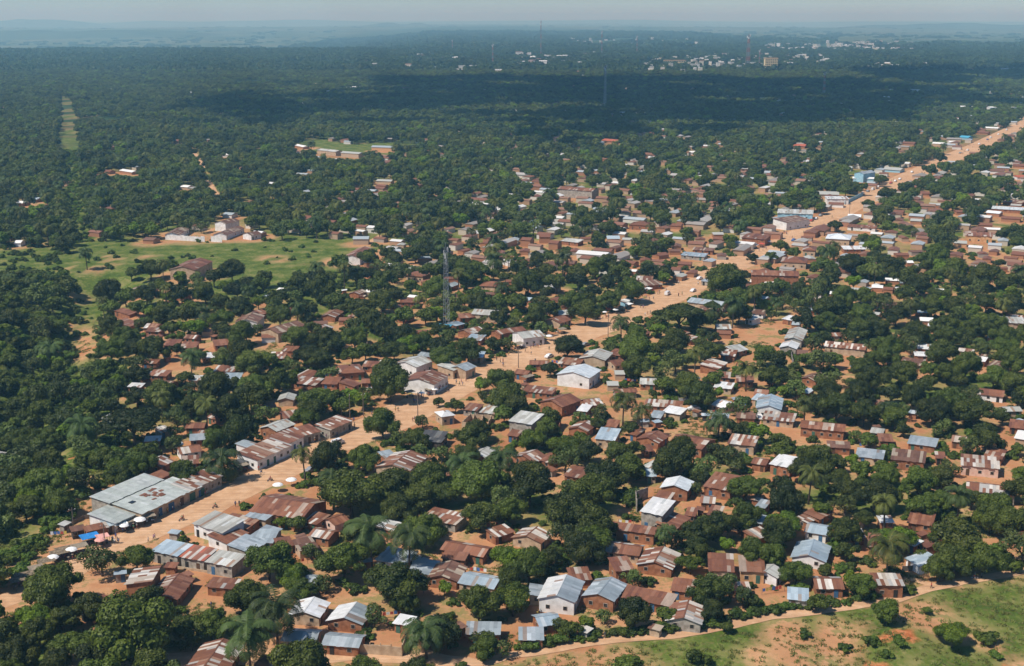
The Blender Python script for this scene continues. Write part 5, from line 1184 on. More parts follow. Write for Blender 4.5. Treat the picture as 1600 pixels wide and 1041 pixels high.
# small plain houses filling the plots the photo shows packed with roofs
HR = random.Random(5); k_ = 0
for _ in range(6000):
    if k_ >= 75: break
    y = math.sqrt(HR.uniform(300 ** 2, 760 ** 2)); x = HR.uniform(-.33, .42) * y
    px, py, s = to_px(x, y, 0)
    if not (190 < px < 1590 and py < 1010): continue
    if px < 560 and py < 470: continue
    if bool(inpoly(np.array([x]), np.array([y]), ROAD_POLY_W)[0]) or bool(inpoly(np.array([x]), np.array([y]), below_path)[0]) or bool(inpoly(np.array([x]), np.array([y]), W(VEG_PX[4]))[0]) or bool(inpoly(np.array([x]), np.array([y]), W(VEG_PX[0]))[0]): continue
    if any((u - x) ** 2 + (v - y) ** 2 < (r + 6) ** 2 for (u, v, r) in FOOT): continue
    if any(((px - cx) / (rx * 1.1)) ** 2 + ((py - cy) / (ry * 1.3)) ** 2 < 1 for cx, cy, rx, ry in YARDS): continue
    if any((t[0] - x) ** 2 + (t[1] - y) ** 2 < (t[3] * .8 + 3.5) ** 2 for t in TREES): continue
    k_ += 1
    rz = HR.choice([MBASE0, MBASE0 + math.pi / 2, 0.05, 1.5]) + HR.uniform(-.12, .12); L = HR.uniform(5.5, 9) / 2
    house((x - L * math.cos(rz), y - L * math.sin(rz)), (x + L * math.cos(rz), y + L * math.sin(rz)), HR.uniform(4.2, 6.2), HR.choice('ggs'), HR.choice('rrrxxngz'), HR.choice('mmmtg'), 2.2, 1)
# ------------------------------------------------------------------ more trees where the photo is green, kept off roofs, yards and road
MW, MH = 800, 521
prot = np.zeros((MH, MW), np.uint8); cov = np.zeros((MH, MW), np.uint8)
YY, XX = np.mgrid[0:MH, 0:MW]
def rast(poly, val=1):
    m = inpoly(XX * 2.0, YY * 2.0, poly); prot[m] = val
rast(ROAD_UP + ROAD_LO[::-1])
for q in ROOF_Q: rast(q)
for (x0, y0, x1, y1) in ROOF_PX:
    if 60 < y0 < 400: prot[int(y0 / 2):int((y1 + 2) / 2) + 1, int(max(0, x0 / 2)):int(x1 / 2) + 1] = 1
rast([(130, 797), (139, 777), (225, 740), (290, 760), (290, 775), (200, 818)])
for cx, cy, rx, ry in YARDS:
    prot[((XX * 2 - cx) / rx) ** 2 + ((YY * 2 - cy) / ry) ** 2 < 1] = 1
for P in (PATH_PX,):
    for (ax, ay), (bx, by) in zip(P[:-1], P[1:]):
        for t in np.linspace(0, 1, 12):
            cx, cy = ax + (bx - ax) * t, ay + (by - ay) * t
            prot[((XX * 2 - cx) / 14) ** 2 + ((YY * 2 - cy) / 9) ** 2 < 1] = 1
FIELDS = [W(VEG_PX[0]), W(VEG_PX[1]), W(VEG_PX[2]), W(VEG_PX[3]), below_path, ROAD_POLY_W,
          W([(293,238),(312,236),(350,322),(330,325)]), W([(255,366),(410,366),(410,384),(255,384)]), W([(60,1015),(740,1012),(740,1060),(60,1060)]),
          W([(0,925),(60,895),(110,865),(160,850),(235,880),(130,925),(60,950),(0,960)]), W([(75,112),(130,112),(130,122),(75,122)])]
def cov_of(t):
    cx, cy, s = to_px(t[0], t[1], t[2] + t[3] * 1.05)
    rx = t[3] * s * .95; ry = rx * .85
    x0, x1 = int((cx - rx) / 2), int((cx + rx) / 2) + 1; y0, y1 = int((cy - ry) / 2), int((cy + ry) / 2) + 1
    xa, xb, ya, yb = max(0, x0), min(MW, x1), max(0, y0), min(MH, y1)
    if xa >= xb or ya >= yb: return None
    e = ((XX[ya:yb, xa:xb] * 2 - cx) / rx) ** 2 + ((YY[ya:yb, xa:xb] * 2 - cy) / ry) ** 2 < 1
    return (ya, yb, xa, xb, e, cx, cy, rx)
cell = {}
def near(x, y, d):
    i, j = int(x // 12), int(y // 12)
    for a_ in (-1, 0, 1):
        for b_ in (-1, 0, 1):
            for (u, v, q) in cell.get((i + a_, j + b_), ()):
                if (u - x) ** 2 + (v - y) ** 2 < ((d + q) * .5) ** 2: return True
    return False
def reg(x, y, d): cell.setdefault((int(x // 12), int(y // 12)), []).append((x, y, d))
for t in TREES:
    reg(t[0], t[1], t[3] * 1.3)
    c = cov_of(t)
    if c: cov[c[0]:c[1], c[2]:c[3]][c[4]] = 1
FC = {}
for x, y, r in FOOT: FC.setdefault((int(x // 40), int(y // 40)), []).append((x, y, r))
def on_house(x, y, m=1.0):
    i, j = int(x // 40), int(y // 40)
    return any((u - x) ** 2 + (v - y) ** 2 < (r + m) ** 2 for a_ in (-1, 0, 1) for b_ in (-1, 0, 1) for (u, v, r) in FC.get((i + a_, j + b_), ()))
SIDE = [(12,912),(55,868),(98,835),(104,815),(132,800),(205,818),(130,882),(40,925)]
FIELDS.append(W(SIDE)); rast(SIDE); SLOPE = [(-20,850),(40,806),(108,782),(112,835),(60,880),(-20,925)]; GUL = [(106,474),(150,474),(150,566),(110,570)]; FIELDS.append(W(GUL)); rast(GUL); FIELDS.append(W(SLOPE)); rast([(94,150),(112,148),(126,232),(90,234)]); rast([(1188,92),(1222,92),(1222,112),(1188,112)]); rast([(1036,96),(1076,96),(1076,106),(1036,106)])
# ------------------------------------------------------------------ distant houses past the 300 that show largest: one object
dm = MB(); rngd = random.Random(77)
DCOL = [(.20,.085,.05),(.24,.11,.07),(.66,.65,.62),(.40,.38,.35),(.38,.42,.44),(.26,.14,.09),(.22,.10,.06),(.30,.27,.24)]
DW = [(.50,.42,.33),(.40,.24,.14),(.34,.16,.09),(.60,.56,.50),(.42,.28,.18)]
def far_house(x, y, L, Wd, h, yaw, rc=None, wc=None, flat_=False):
    z = float(terrain(x, y)); rc = rc or rngd.choice(DCOL); wc = wc or rngd.choice(DW)
    c, s = math.cos(yaw), math.sin(yaw)
    def T(a_, b_, k): return (x + a_ * c - b_ * s, y + a_ * s + b_ * c, z + k)
    l, w = L / 2, Wd / 2; li, wi = l * .94, w * .9
    dm.hexa([T(-li, -wi, -1), T(li, -wi, -1), T(li, wi, -1), T(-li, wi, -1), T(-li, -wi, h), T(li, -wi, h), T(li, wi, h), T(-li, wi, h)], wc)
    rise = 0 if flat_ else .28 * w
    if flat_:
        dm.hexa([T(-l, -w, h), T(l, -w, h), T(l, w, h), T(-l, w, h), T(-l, -w, h + .35), T(l, -w, h + .35), T(l, w, h + .35), T(-l, w, h + .35)], rc)
    else:
        V = [T(-l, -w, h), T(l, -w, h), T(l, w, h), T(-l, w, h), T(-l, 0, h + rise), T(l, 0, h + rise)]
        dm.add(V, [(0, 1, 5, 4), (2, 3, 4, 5), (0, 4, 3), (1, 2, 5), (3, 2, 1, 0)], rc)
MBASE = math.atan2(RU[60][1] - RU[40][1], RU[60][0] - RU[40][0])
cnt = 0
for _ in range(7300):
    ppx = random.uniform(-300, 1900); ppy = 110 + (320 if -20 < ppx < 1620 else 640) * random.random() ** .8
    dens_ = .10 + .55 * np.clip((ppx - 350) / 700, 0, 1)
    if ppy < 215 and ppx > 450: dens_ *= .7
    if ppx < 450: dens_ *= .55 if ppy < 380 else 1.2
    if ppy > 300 and ppx > 620: dens_ *= 1.25
    if random.random() > dens_: continue
    x, y = flat(ppx, ppy)
    if any(bool(inpoly(np.array([x]), np.array([y]), P)[0]) for P in FIELDS) or on_house(x, y, 6): continue
    big_ = random.random() < .12
    far_house(x, y, random.uniform(7, 11) * (1.8 if big_ else 1), random.uniform(5, 8) * (1.3 if big_ else 1), random.uniform(2.6, 3.4), MBASE + random.choice([0, math.pi / 2]) + random.uniform(-.12, .12))
    FC.setdefault((int(x // 40), int(y // 40)), []).append((x, y, 5)); cnt += 1
    s_ = FPX / math.hypot(x, y)
    if random.random() < (.24 if ppy > 320 else .42 if ppx > 500 and ppy > 215 else .30 if ppy > 200 else .20):
        prot[int(max(0, (ppy - 3.2 * s_) / 2)):int((ppy + .3 * s_) / 2) + 1, int(max(0, (ppx - 2.6 * s_) / 2)):max(0, int((ppx + 2.6 * s_) / 2) + 1)] = 1
NC = 56000
yy = np.sqrt(RNG.uniform(225 ** 2, 1560 ** 2, NC)); xx = RNG.uniform(-.62, .62, NC) * yy
rr0 = RNG.uniform(3.2, 6.6, NC); kk = RNG.uniform(size=NC); k2 = RNG.uniform(size=NC)
infield = np.zeros(NC, bool)
for P in FIELDS: infield |= inpoly(xx, yy, P)
valley = inpoly(xx, yy, W([(-600,430),(120,430),(125,480),(150,540),(205,600),(175,650),(205,690),(225,735),(135,785),(100,840),(50,890),(-20,915),(-600,1100)])) | inpoly(xx, yy, W([(-400,1010),(-10,1000),(60,950),(130,965),(150,1041),(140,1120),(-400,1120)]))
zt = terrain(xx, yy)
instrip = inpoly(xx, yy, STRIP)
ORD = np.argsort(-rr0 + RNG.uniform(0, 3, NC))
for i in ORD:
    x, y, r = float(xx[i]), float(yy[i]), float(rr0[i])
    v = bool(valley[i])
    if infield[i]: continue
    if v and kk[i] < .5: r *= .7
    if v and k2[i] < .22: continue
    st_ = bool(instrip[i])
    if st_: r = 1.8 + .9 * float(kk[i])
    if y > 700: r *= 1.0
    if not v and kk[i] > .62 and y < 640: r *= .75
    lim = .21 if y < 480 else (.22 if y < 900 else .26)
    if near(x, y, r * (1.25 if v else 1.02 if y < 640 else 1.08 if x < .08 * y else 1.15)): continue
    if not v and y > 640 and y < 1300 and x > .05 * y and k2[i] > .93: continue
    if on_house(x, y, r * .35): continue
    t = (x, y, float(zt[i]), r, 'm', 0, 0)
    c = cov_of(t)
    if not c:
        if not (-120 < to_px(x, y, 5)[0] < 1720) or kk[i] < .9:
            TREES.append((x, y, float(zt[i]), r, 'm' if kk[i] < .7 else 't', 1.0, 0)); reg(x, y, r * 1.3)
        continue
    e = c[4]; n_ = max(1, e.sum())
    if (prot[c[0]:c[1], c[2]:c[3]] & e).sum() / n_ > (lim if not v else .02): continue
    if not v and y < 640 and (cov[c[0]:c[1], c[2]:c[3]] & e).sum() / n_ > .72: continue
    if not v and y < 900 and k2[i] < .10: continue
    if st_:
        TREES.append((x, y, float(zt[i]), r, 'b', 2 * r * c[7] / (r * .95), 0)); reg(x, y, r); continue
    k = 'm' if kk[i] < .58 else ('t' if kk[i] < .78 else ('b' if kk[i] < .90 else ('p' if kk[i] < .95 else 'c')))
    if k in 'pc' and y < 520: k = 'm'
    if v: k = 'b' if kk[i] < .30 else ('m' if kk[i] < .70 else ('t' if kk[i] < .95 else 'p'))
    h_ = 9 if k in 'pc' else 0
    TREES.append((x, y, float(zt[i]), r, k, 2 * r * c[7] / (r * .95), h_))
    reg(x, y, r * 1.3); cov[c[0]:c[1], c[2]:c[3]][e] = 1
# shrubs: thickets in the valley, hedges by the footpath, plots between houses
for _ in range(11000):
    y = math.sqrt(random.uniform(225 ** 2, 760 ** 2)); x = random.uniform(-.47, .47) * y; r = random.uniform(.9, 2.3)
    cx, cy, s = to_px(x, y, 1)
    if not (0 < cx < 1600 and cy < 1060): continue
    v = bool(inpoly(np.array([x]), np.array([y]), W(VEG_PX[4]))[0])
    if v: r *= 1.4
    bpx = bool(inpoly(np.array([x]), np.array([y]), below_path)[0])
    if bpx and random.random() < .93: continue
    if bool(inpoly(np.array([x]), np.array([y]), ROAD_POLY_W)[0]) or on_house(x, y, -.5 + r * .4): continue
    if any(bool(inpoly(np.array([x]), np.array([y]), P)[0]) for P in (FIELDS[0], FIELDS[8], FIELDS[9])) and random.random() < .93: continue
    q = prot[int(min(MH - 1, cy / 2)), int(min(MW - 1, cx / 2))]
    if q and random.random() < (.93 if v else .97): continue
    if not v and not bpx and vnoise(x, y, 14, 71) < .36: continue
    TREES.append((x, y, float(terrain(x, y)), r, 'u', 2 * r * s, 0))
for k in range(46):      # hedge along the footpath
    t = k / 46; px = 820 + t * 560 + random.uniform(-4, 4); py = np.interp(px, [p[0] for p in PATH_PX], [p[1] for p in PATH_PX]) - 13 + random.uniform(-3, 3)
    if 940 < px < 955: continue
    x, y, z = G(px, py, 1); r = random.uniform(1.2, 2.3); TREES.append((x, y, z, r, 'u', 2 * r * to_px(x, y, 1)[2], 0))

# yards, lanes and door fronts are trodden bare; the plots between them are weedy
xv, yv = X.ravel(), Y.ravel(); yard = np.zeros(X.shape)
H_ = [(x, y, r) for (x, y, r) in FOOT if y < 1500]
for (x, y, r) in H_:
    i0, i1 = np.searchsorted(xs, [x - r - 14, x + r + 14]); j0, j1 = np.searchsorted(ys, [y - r - 14, y + r + 14])
    sx, sy = X[j0:j1, i0:i1], Y[j0:j1, i0:i1]
    yard[j0:j1, i0:i1] = np.maximum(yard[j0:j1, i0:i1], np.clip((r + 9 - np.hypot(sx - x, sy - (y - 2))) / 7, 0, 1))
sel_ = (Y > 200) & (Y < 1500) & (np.abs(X) < .5 * Y)
for cx, cy, rx, ry in YARDS:
    yard = np.where(sel_, np.maximum(yard, np.clip(1.6 - np.hypot((px_ - cx) / rx, (py_ - cy) / ry), 0, 1)), yard)
dR, _ = seg_dist(X[sel_], Y[sel_], [tuple(p) for p in (RU[::8] + RL[::8]) / 2])
yr = yard[sel_]; yr = np.maximum(yr, np.clip((22 - dR) / 8, 0, 1)); yard[sel_] = yr
veg2 = np.where(sel_ & ~bp_ & (veg < .3), np.clip(.80 * (1 - yard) * (.55 + .9 * vnoise(X, Y, 16, 91)), 0, 1), veg)
veg2 = np.where(veg >= .3, veg * (1 - .8 * yard * (~bp_)), veg2)
ground.data.attributes["soil"].data.foreach_set('color', np.stack([veg2, red, forest, sav], -1).astype(np.float32).ravel())

LOOKS = {'m': ("mango_tree", "tree", "dense dark green mango tree", "mango trees among the houses"), 'b': ("mango_tree", "tree", "bright green round tree", "bright green trees among the houses"),
         't': ("shade_tree", "tree", "loose pale green tree with open crown", "open crowned trees among the houses"), 'w': ("flat_topped_tree", "tree", "broad flat-topped dark tree", None),
         'p': ("oil_palm", "palm", "dark green oil palm", "oil palms"), 'c': ("coconut_palm", "palm", "yellow green coconut palm", "coconut palms"), 'u': ("shrub", "shrub", "leafy green shrub", "shrubs")}
SZ = lambda r: "small " if r < 3.6 else ("broad " if r > 6.2 else "")
by = {'tree': [t for t in TREES if t[4] in 'mbtw'], 'palm': [t for t in TREES if t[4] in 'pc'], 'shrub': [t for t in TREES if t[4] == 'u']}
REST = {'tree': [], 'palm': [], 'shrub': []}
def inframe(t):
    cx, cy, s = to_px(t[0], t[1], t[2] + t[3])
    w_ = t[3] * s
    return -w_ < cx < 1600 + w_ and cy < 1041 + w_ * .8
for kcat, lst in by.items():
    lst.sort(key=lambda t: (not inframe(t), -t[5]))
    cap = {'tree': 300, 'palm': 150, 'shrub': 290}[kcat]
    REST[kcat] = lst[cap:]
    for t in lst[:cap]:
        x, y, z, r, k, wpx, h = t
        rng = random.Random(int(x * 13 + y * 7))
        nm, cat, look, grp = LOOKS[k]
        root = link(nm, None, None, (x, y, z), rng.uniform(0, 6.28))
        if k in 'mbtw':
            me = rng.choice(CR[k]); c = link("crown", me, root, (0, 0, r * .90), 0, (r, r * rng.uniform(.80, 1.2), r * rng.uniform(.78, 1.15) * (.75 if k == 'w' else 1)))
            link("trunk", rng.choice(TR[k]), root, (0, 0, 0), 0, r)
        elif k == 'u':
            c = link("foliage", rng.choice(CR['u']), root, (0, 0, r * .42), 0, (r, r, r * .85))
            link("stem", TR['m'][0], root, (0, 0, 0), 0, r * .38)
        else:
            hh = h or 9; hh = 6 if (hh < 8 or (k == 'p' and rng.random() < .6)) else (12 if rng.random() < .3 and h == 9 and y > 420 else 9)
            sc = min(1.45, max(.65, r / 4.0))
            link("fronds", rng.choice(PALM if k == 'p' else COCO), root, (0, 0, hh), 0, sc)
            link("trunk", rng.choice(PT[hh]), root, (0, 0, 0))
        note(root, (SZ(r) if k in 'mbt' else ("low " if k == 'u' and r < 1.4 else "")) + look, cat, x, y, grp)

# ------------------------------------------------------------------ the rest, too many to count: one object each, instanced by geometry nodes
def joinmesh(name, parts):
    V, F, val, MI, mats = [], [], [], [], []
    off = 0
    for me, off3, sc in parts:
        n_ = len(me.vertices); co = np.empty(n_ * 3, np.float32); me.vertices.foreach_get('co', co); co = co.reshape(-1, 3) * np.array(sc) + np.array(off3)
        V.append(co)
        m = me.materials[0]
        if m not in mats: mats.append(m)
        a_ = me.attributes.get("leaf"); lv = np.zeros(len(me.polygons), np.float32)
        if a_: a_.data.foreach_get('value', lv)
        for p, q in zip(me.polygons, lv):
            F.append([off + v for v in p.vertices]); val.append(q); MI.append(mats.index(m))
        off += n_
    me = bpy.data.meshes.new(name); me.from_pydata(np.concatenate(V).tolist(), [], F)
    for m in mats: me.materials.append(m)
    me.polygons.foreach_set('material_index', MI)
    a_ = me.attributes.new("leaf", 'FLOAT', 'FACE'); a_.data.foreach_set('value', np.array(val, np.float32))
    me.update(); return me
def scatter(name, protos, P, S, R, label, idx=None):
    P = np.asarray(P, np.float32)
    me = bpy.data.meshes.new(name); me.vertices.add(len(P)); me.vertices.foreach_set('co', P.ravel())
    for nm_, arr, tp in (("sc", np.asarray(S, np.float32), 'FLOAT'), ("rz", np.asarray(R, np.float32), 'FLOAT')):
        a_ = me.attributes.new(nm_, tp, 'POINT'); a_.data.foreach_set('value', arr)
    a_ = me.attributes.new("ix", 'INT', 'POINT'); a_.data.foreach_set('value', np.asarray(idx if idx is not None else RNG.integers(0, len(protos), len(P)), np.int32))
    ng = bpy.data.node_groups.new(name, 'GeometryNodeTree')
    ng.interface.new_socket(name="Geometry", in_out='INPUT', socket_type='NodeSocketGeometry')
    ng.interface.new_socket(name="Geometry", in_out='OUTPUT', socket_type='NodeSocketGeometry')
    gi = ng.nodes.new('NodeGroupInput'); go = ng.nodes.new('NodeGroupOutput')
    iop = ng.nodes.new('GeometryNodeInstanceOnPoints'); jn = ng.nodes.new('GeometryNodeJoinGeometry')
    for pm in reversed(protos):
        o = bpy.data.objects.new(name + "_source", pm)
        oi = ng.nodes.new('GeometryNodeObjectInfo'); oi.inputs['Object'].default_value = o
        g2 = ng.nodes.new('GeometryNodeGeometryToInstance')
        ng.links.new(oi.outputs['Geometry'], g2.inputs[0]); ng.links.new(g2.outputs[0], jn.inputs[0])
    ng.links.new(gi.outputs[0], iop.inputs['Points']); ng.links.new(jn.outputs[0], iop.inputs['Instance'])
    iop.inputs['Pick Instance'].default_value = True
    def att(nm_, tp):
        a_ = ng.nodes.new('GeometryNodeInputNamedAttribute'); a_.data_type = tp; a_.inputs[0].default_value = nm_; return a_.outputs[0]
    ng.links.new(att("ix", 'INT'), iop.inputs['Instance Index'])
    cx_ = ng.nodes.new('ShaderNodeCombineXYZ'); ng.links.new(att("rz", 'FLOAT'), cx_.inputs[2]); ng.links.new(cx_.outputs[0], iop.inputs['Rotation'])
    c3 = ng.nodes.new('ShaderNodeCombineXYZ'); s_ = att("sc", 'FLOAT')
    for i in range(3): ng.links.new(s_, c3.inputs[i])
    ng.links.new(c3.outputs[0], iop.inputs['Scale']); ng.links.new(iop.outputs[0], go.inputs[0])
    o = link(name, me); md = o.modifiers.new("scatter", 'NODES'); md.node_group = ng
    tag(o, label, None, None, 'stuff'); return o
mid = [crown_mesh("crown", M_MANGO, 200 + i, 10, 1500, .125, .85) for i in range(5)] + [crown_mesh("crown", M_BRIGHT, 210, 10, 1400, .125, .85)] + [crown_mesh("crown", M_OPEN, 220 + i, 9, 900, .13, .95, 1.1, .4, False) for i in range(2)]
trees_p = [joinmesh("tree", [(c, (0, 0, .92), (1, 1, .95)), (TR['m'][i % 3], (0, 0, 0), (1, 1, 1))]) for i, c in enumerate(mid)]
palm_p = [joinmesh("palm", [(c, (0, 0, 9), (1, 1, 1)), (PT[9][0], (0, 0, 0), (1, 1, 1))]) for c in (PALM[0], COCO[0])]
R_ = REST['tree'] + REST['palm']
ix = [(5 if t[4] == 'b' else (6 + random.randrange(2) if t[4] == 't' else (8 if t[4] == 'p' else 9 if t[4] == 'c' else random.randrange(5)))) for t in R_]
scatter("woodland", trees_p + palm_p, [t[:3] for t in R_], [t[3] if t[4] in 'mbtw' else random.uniform(.9, 1.25) for t in R_], [random.uniform(0, 6.28) for _ in R_], "green tree cover between and beyond the houses", ix)
if REST['shrub']:
    R_ = REST['shrub']
    scatter("undergrowth", CR['u'], [(t[0], t[1], t[2] + .4 * t[3]) for t in R_], [t[3] for t in R_], [random.uniform(0, 6.28) for _ in R_], "low green scrub between the trees")
# the wood from 1.5 to 3.2 km: single trees
cellx = 10.8
gy_ = np.arange(1500, 3250, cellx); P2 = []
for y_ in gy_:
    n2 = int(1.24 * y_ / cellx); x_ = (-.62 + 1.24 * (np.arange(n2) + RNG.uniform(0, 1, n2)) / n2) * y_; P2.append(np.stack([x_, y_ + RNG.uniform(-5, 5, n2)], -1))
P2 = np.concatenate(P2); r2 = RNG.uniform(3.2, 6.4, len(P2)) * (1 + .35 * (vnoise(P2[:, 0], P2[:, 1], 60, 13) - .5)); z2 = terrain(P2[:, 0], P2[:, 1])
pxx, pyy, ss_ = to_px(P2[:, 0], P2[:, 1], z2 + r2 * .8)
ii = np.clip((pyy / 2).astype(int), 0, MH - 1); jj = np.clip((pxx / 2).astype(int), 0, MW - 1)
k2_ = (prot[ii, jj] == 0) & (vnoise(P2[:, 0], P2[:, 1], 45, 15) * .6 + vnoise(P2[:, 0], P2[:, 1], 140, 16) * .4 > .30)
k2_ &= ~((prot[np.clip(ii - 1, 0, MH - 1), jj] == 1) & (RNG.uniform(size=len(P2)) < .7))
for P in FIELDS[2:4] + [ROAD_POLY_W]: k2_ &= ~inpoly(P2[:, 0], P2[:, 1], P)
P2, r2, z2 = P2[k2_], r2[k2_], z2[k2_]
scatter("woodland_beyond", trees_p, np.stack([P2[:, 0], P2[:, 1], z2], -1), r2, RNG.uniform(0, 6.28, len(P2)), "woodland between the last houses and the far town", np.minimum(RNG.integers(0, 9, len(P2)), 7))
# far groves
def grove(seed):
    rng = np.random.default_rng(seed); V, F, val, off = [], [], [], 0
    for k in range(15):
        cx, cy = rng.uniform(-26, 26, 2); r = rng.uniform(3.8, 7); z = r * 1.0
        tone = rng.uniform(0, .8)
        n_ = 110; D = rng.normal(size=(n_, 3)); D[:, 2] = np.abs(D[:, 2]) * 1.1 - .35; D /= np.linalg.norm(D, axis=1)[:, None]
        P = np.array([cx, cy, z]) + D * r * rng.uniform(.8, 1.1, (n_, 1)) * np.array([1, 1, .85])
        q, f = quads(P, D + rng.normal(size=D.shape) * .5, r * .30, rng)
        V.append(q); F.append(f + off); off += len(q); val.append(np.clip(tone + rng.uniform(-.2, .3, n_), 0, 1))
        nu_, nv_ = 7, 4
        for i in range(nv_ + 1):
            for j in range(nu_):
                ph = math.pi * i / nv_ * .75; th = 2 * math.pi * j / nu_; q_ = r * .82 * rng.uniform(.85, 1.1)
                V.append(np.array([[cx + q_ * math.sin(ph) * math.cos(th), cy + q_ * math.sin(ph) * math.sin(th), z + q_ * math.cos(ph) * .85]]))
        fs = [(off + i * nu_ + j, off + (i + 1) * nu_ + j, off + (i + 1) * nu_ + (j + 1) % nu_, off + i * nu_ + (j + 1) % nu_) for i in range(nv_) for j in range(nu_)]
        F.append(np.array(fs)); off += (nv_ + 1) * nu_; val.append(np.full(len(fs), tone * .6))
    return leafmesh("grove", np.concatenate(V), np.concatenate(F), np.concatenate(val), M_FARW)
groves = [grove(300 + i) for i in range(6)]
pts, scs = [], []
y = 3220.0
while y < 10500:
    st = 34 if y < 3200 else (46 if y < 5500 else 90)
    k = 1.0 if y < 3200 else (1.25 if y < 5500 else 2.0)
    n_ = int(1.24 * y / st)
    for i in range(n_):
        px_x = (-.62 + 1.24 * (i + random.random()) / n_) * y; py_y = y + random.uniform(-.5, .5) * st
        ppx, ppy, s = to_px(px_x, py_y, 0)
        if ppy < np.interp(ppx, ex, ey) + 1.5 + (vnoise(ppx, ppy, 40, 77) - .5) * 3: continue
        if vnoise(px_x, py_y, 160, 17) * .6 + vnoise(px_x, py_y, 420, 18) * .4 < .30: continue
        pts.append((px_x, py_y, float(terrain(px_x, py_y)) - (0 if k < 1.5 else 4))); scs.append(k * random.uniform(.8, 1.2))
    y += st
pts = np.array(pts); scs = np.array(scs)
keep = np.ones(len(pts), bool)
TOWN = [(800,935,86,106),(895,1105,60,72),(995,1135,94,118),(1075,1300,88,114),(1195,1430,66,82),(1300,1490,90,112),(1380,1600,138,178),(640,780,88,116),(1480,1600,98,130)]
for (x0_, x1_, y0_, y1_) in TOWN:
    keep &= ~(inpoly(pts[:, 0], pts[:, 1], W([(x0_, y0_), (x1_, y0_), (x1_, y1_), (x0_, y1_)])) & (RNG.uniform(size=len(pts)) < (.8 if y0_ < 75 else .62)))
for P in FIELDS[2:4] + [ROAD_POLY_W, FIELDS[10]]: keep &= ~inpoly(pts[:, 0], pts[:, 1], P)
scatter("far_woodland", groves, pts[keep], scs[keep], RNG.uniform(0, 6.28, keep.sum()), "unbroken dark green woodland stretching to the horizon")
# savanna trees beyond the plateau
pts = []
for _ in range(2600):
    ppx, ppy = random.uniform(-60, 1660), random.uniform(36, 80)
    if ppy > np.interp(ppx, ex, ey) - .5: continue
    x, y = flat(ppx, ppy, 0)
    if vnoise(x, y, 700, 88) < .45 and random.random() < .85: continue
    pts.append((x, y, float(terrain(x, y)) - 3))
scatter("savanna_thickets", groves, pts, RNG.uniform(.5, 1.4, len(pts)), RNG.uniform(0, 6.28, len(pts)), "scattered thickets on the pale far savanna")
# grass: tufts on the slope below the footpath, the verges and the valley floor
def tuft_mesh(seed):
    r = random.Random(seed); V = []; F = []; val = []
    for i in range(26):
        a_ = r.uniform(0, 6.28); d = r.uniform(0, .7); x, y = d * math.cos(a_), d * math.sin(a_); b_ = r.uniform(0, 6.28); h = r.uniform(.12, .38); w_ = .09
        o = len(V); dx, dy = math.cos(b_), math.sin(b_)
        V += [(x - dy * w_, y + dx * w_, 0), (x + dy * w_, y - dx * w_, 0), (x + dx * .2 + dy * w_ * .4, y + dy * .2, h), (x + dx * .2 - dy * w_ * .4, y + dy * .2, h)]
        F.append((o, o + 1, o + 2, o + 3)); val.append(r.random())
    return leafmesh("tuft", V, F, val, M_GRASS)
tp = [tuft_mesh(i) for i in range(4)]
n_ = 90000
gy = np.sqrt(RNG.uniform(222 ** 2, 560 ** 2, n_)); gx = RNG.uniform(-.46, .46, n_) * gy
gp = inpoly(gx, gy, below_path); gv = inpoly(gx, gy, W(VEG_PX[4])) | inpoly(gx, gy, W(VEG_PX[5]))
dens = vnoise(gx, gy, 7, 61) * .6 + vnoise(gx, gy, 22, 62) * .4
dp, _ = seg_dist(gx, gy, PATH_W)
sel = ((gp & (dens + RNG.normal(0, .16, n_) > .40) & (dp > 3)) | (gv & (dens > .35)) | (~gp & ~gv & (dens > .68) & (dp > 3)))
for P in (FIELDS[5], FIELDS[8], FIELDS[9]): sel &= ~inpoly(gx, gy, P)
sel &= RNG.uniform(size=n_) < .75
gx, gy = gx[sel], gy[sel]
scatter("grass", tp, np.stack([gx, gy, terrain(gx, gy)], -1), RNG.uniform(.5, 1.4, len(gx)), RNG.uniform(0, 6.28, len(gx)), "rough green grass and weeds on open ground")

# the town centre, white and cream blocks
for (x0, x1, y0, y1, n_, bg_) in [(810, 930, 86, 104, 46, .8), (880, 1130, 62, 72, 70, .7), (1000, 1130, 92, 116, 60, .5), (1080, 1300, 88, 110, 120, .55), (1195, 1430, 66, 82, 190, .8), (1310, 1480, 90, 112, 70, .8), (1420, 1600, 80, 130, 40, .8), (640, 780, 88, 118, 26, .7), (480, 640, 110, 150, 16, .7), (1380, 1600, 138, 175, 30, .6), (820, 1000, 145, 185, 10, .45), (1100, 1400, 155, 200, 14, .45), (230, 320, 143, 152, 8, .6), (560, 760, 96, 112, 14, .7), (1490, 1600, 100, 130, 14, .9)]:
    for _ in range(n_):
        ppx, ppy = random.uniform(x0, x1), random.uniform(y0, y1)
        x, y = flat(ppx, ppy)
        s = to_px(x, y)[2]
        L = random.uniform(12, 30) * bg_; far_house(x, y, L, random.uniform(9, 16) * bg_, random.uniform(6, 15) if x1 < 1440 and y1 < 130 else random.uniform(3, 6), random.uniform(-.3, .3), random.choice([(.78,.78,.76),(.82,.82,.80),(.66,.67,.66),(.25,.12,.08),(.5,.5,.48)]), random.choice([(.72,.70,.66),(.66,.60,.48),(.55,.50,.42)]), random.random() < .4)
HREC.sort(key=lambda q: -q[9])
drop = set()
WCOL = {'m': (.34,.16,.08), 't': (.44,.32,.21), 'w': (.70,.69,.66), 'g': (.33,.29,.24), 'b': (.28,.49,.59), 'o': (.56,.32,.15), 'd': (.06,.05,.045), 'p': (.64,.43,.33)}
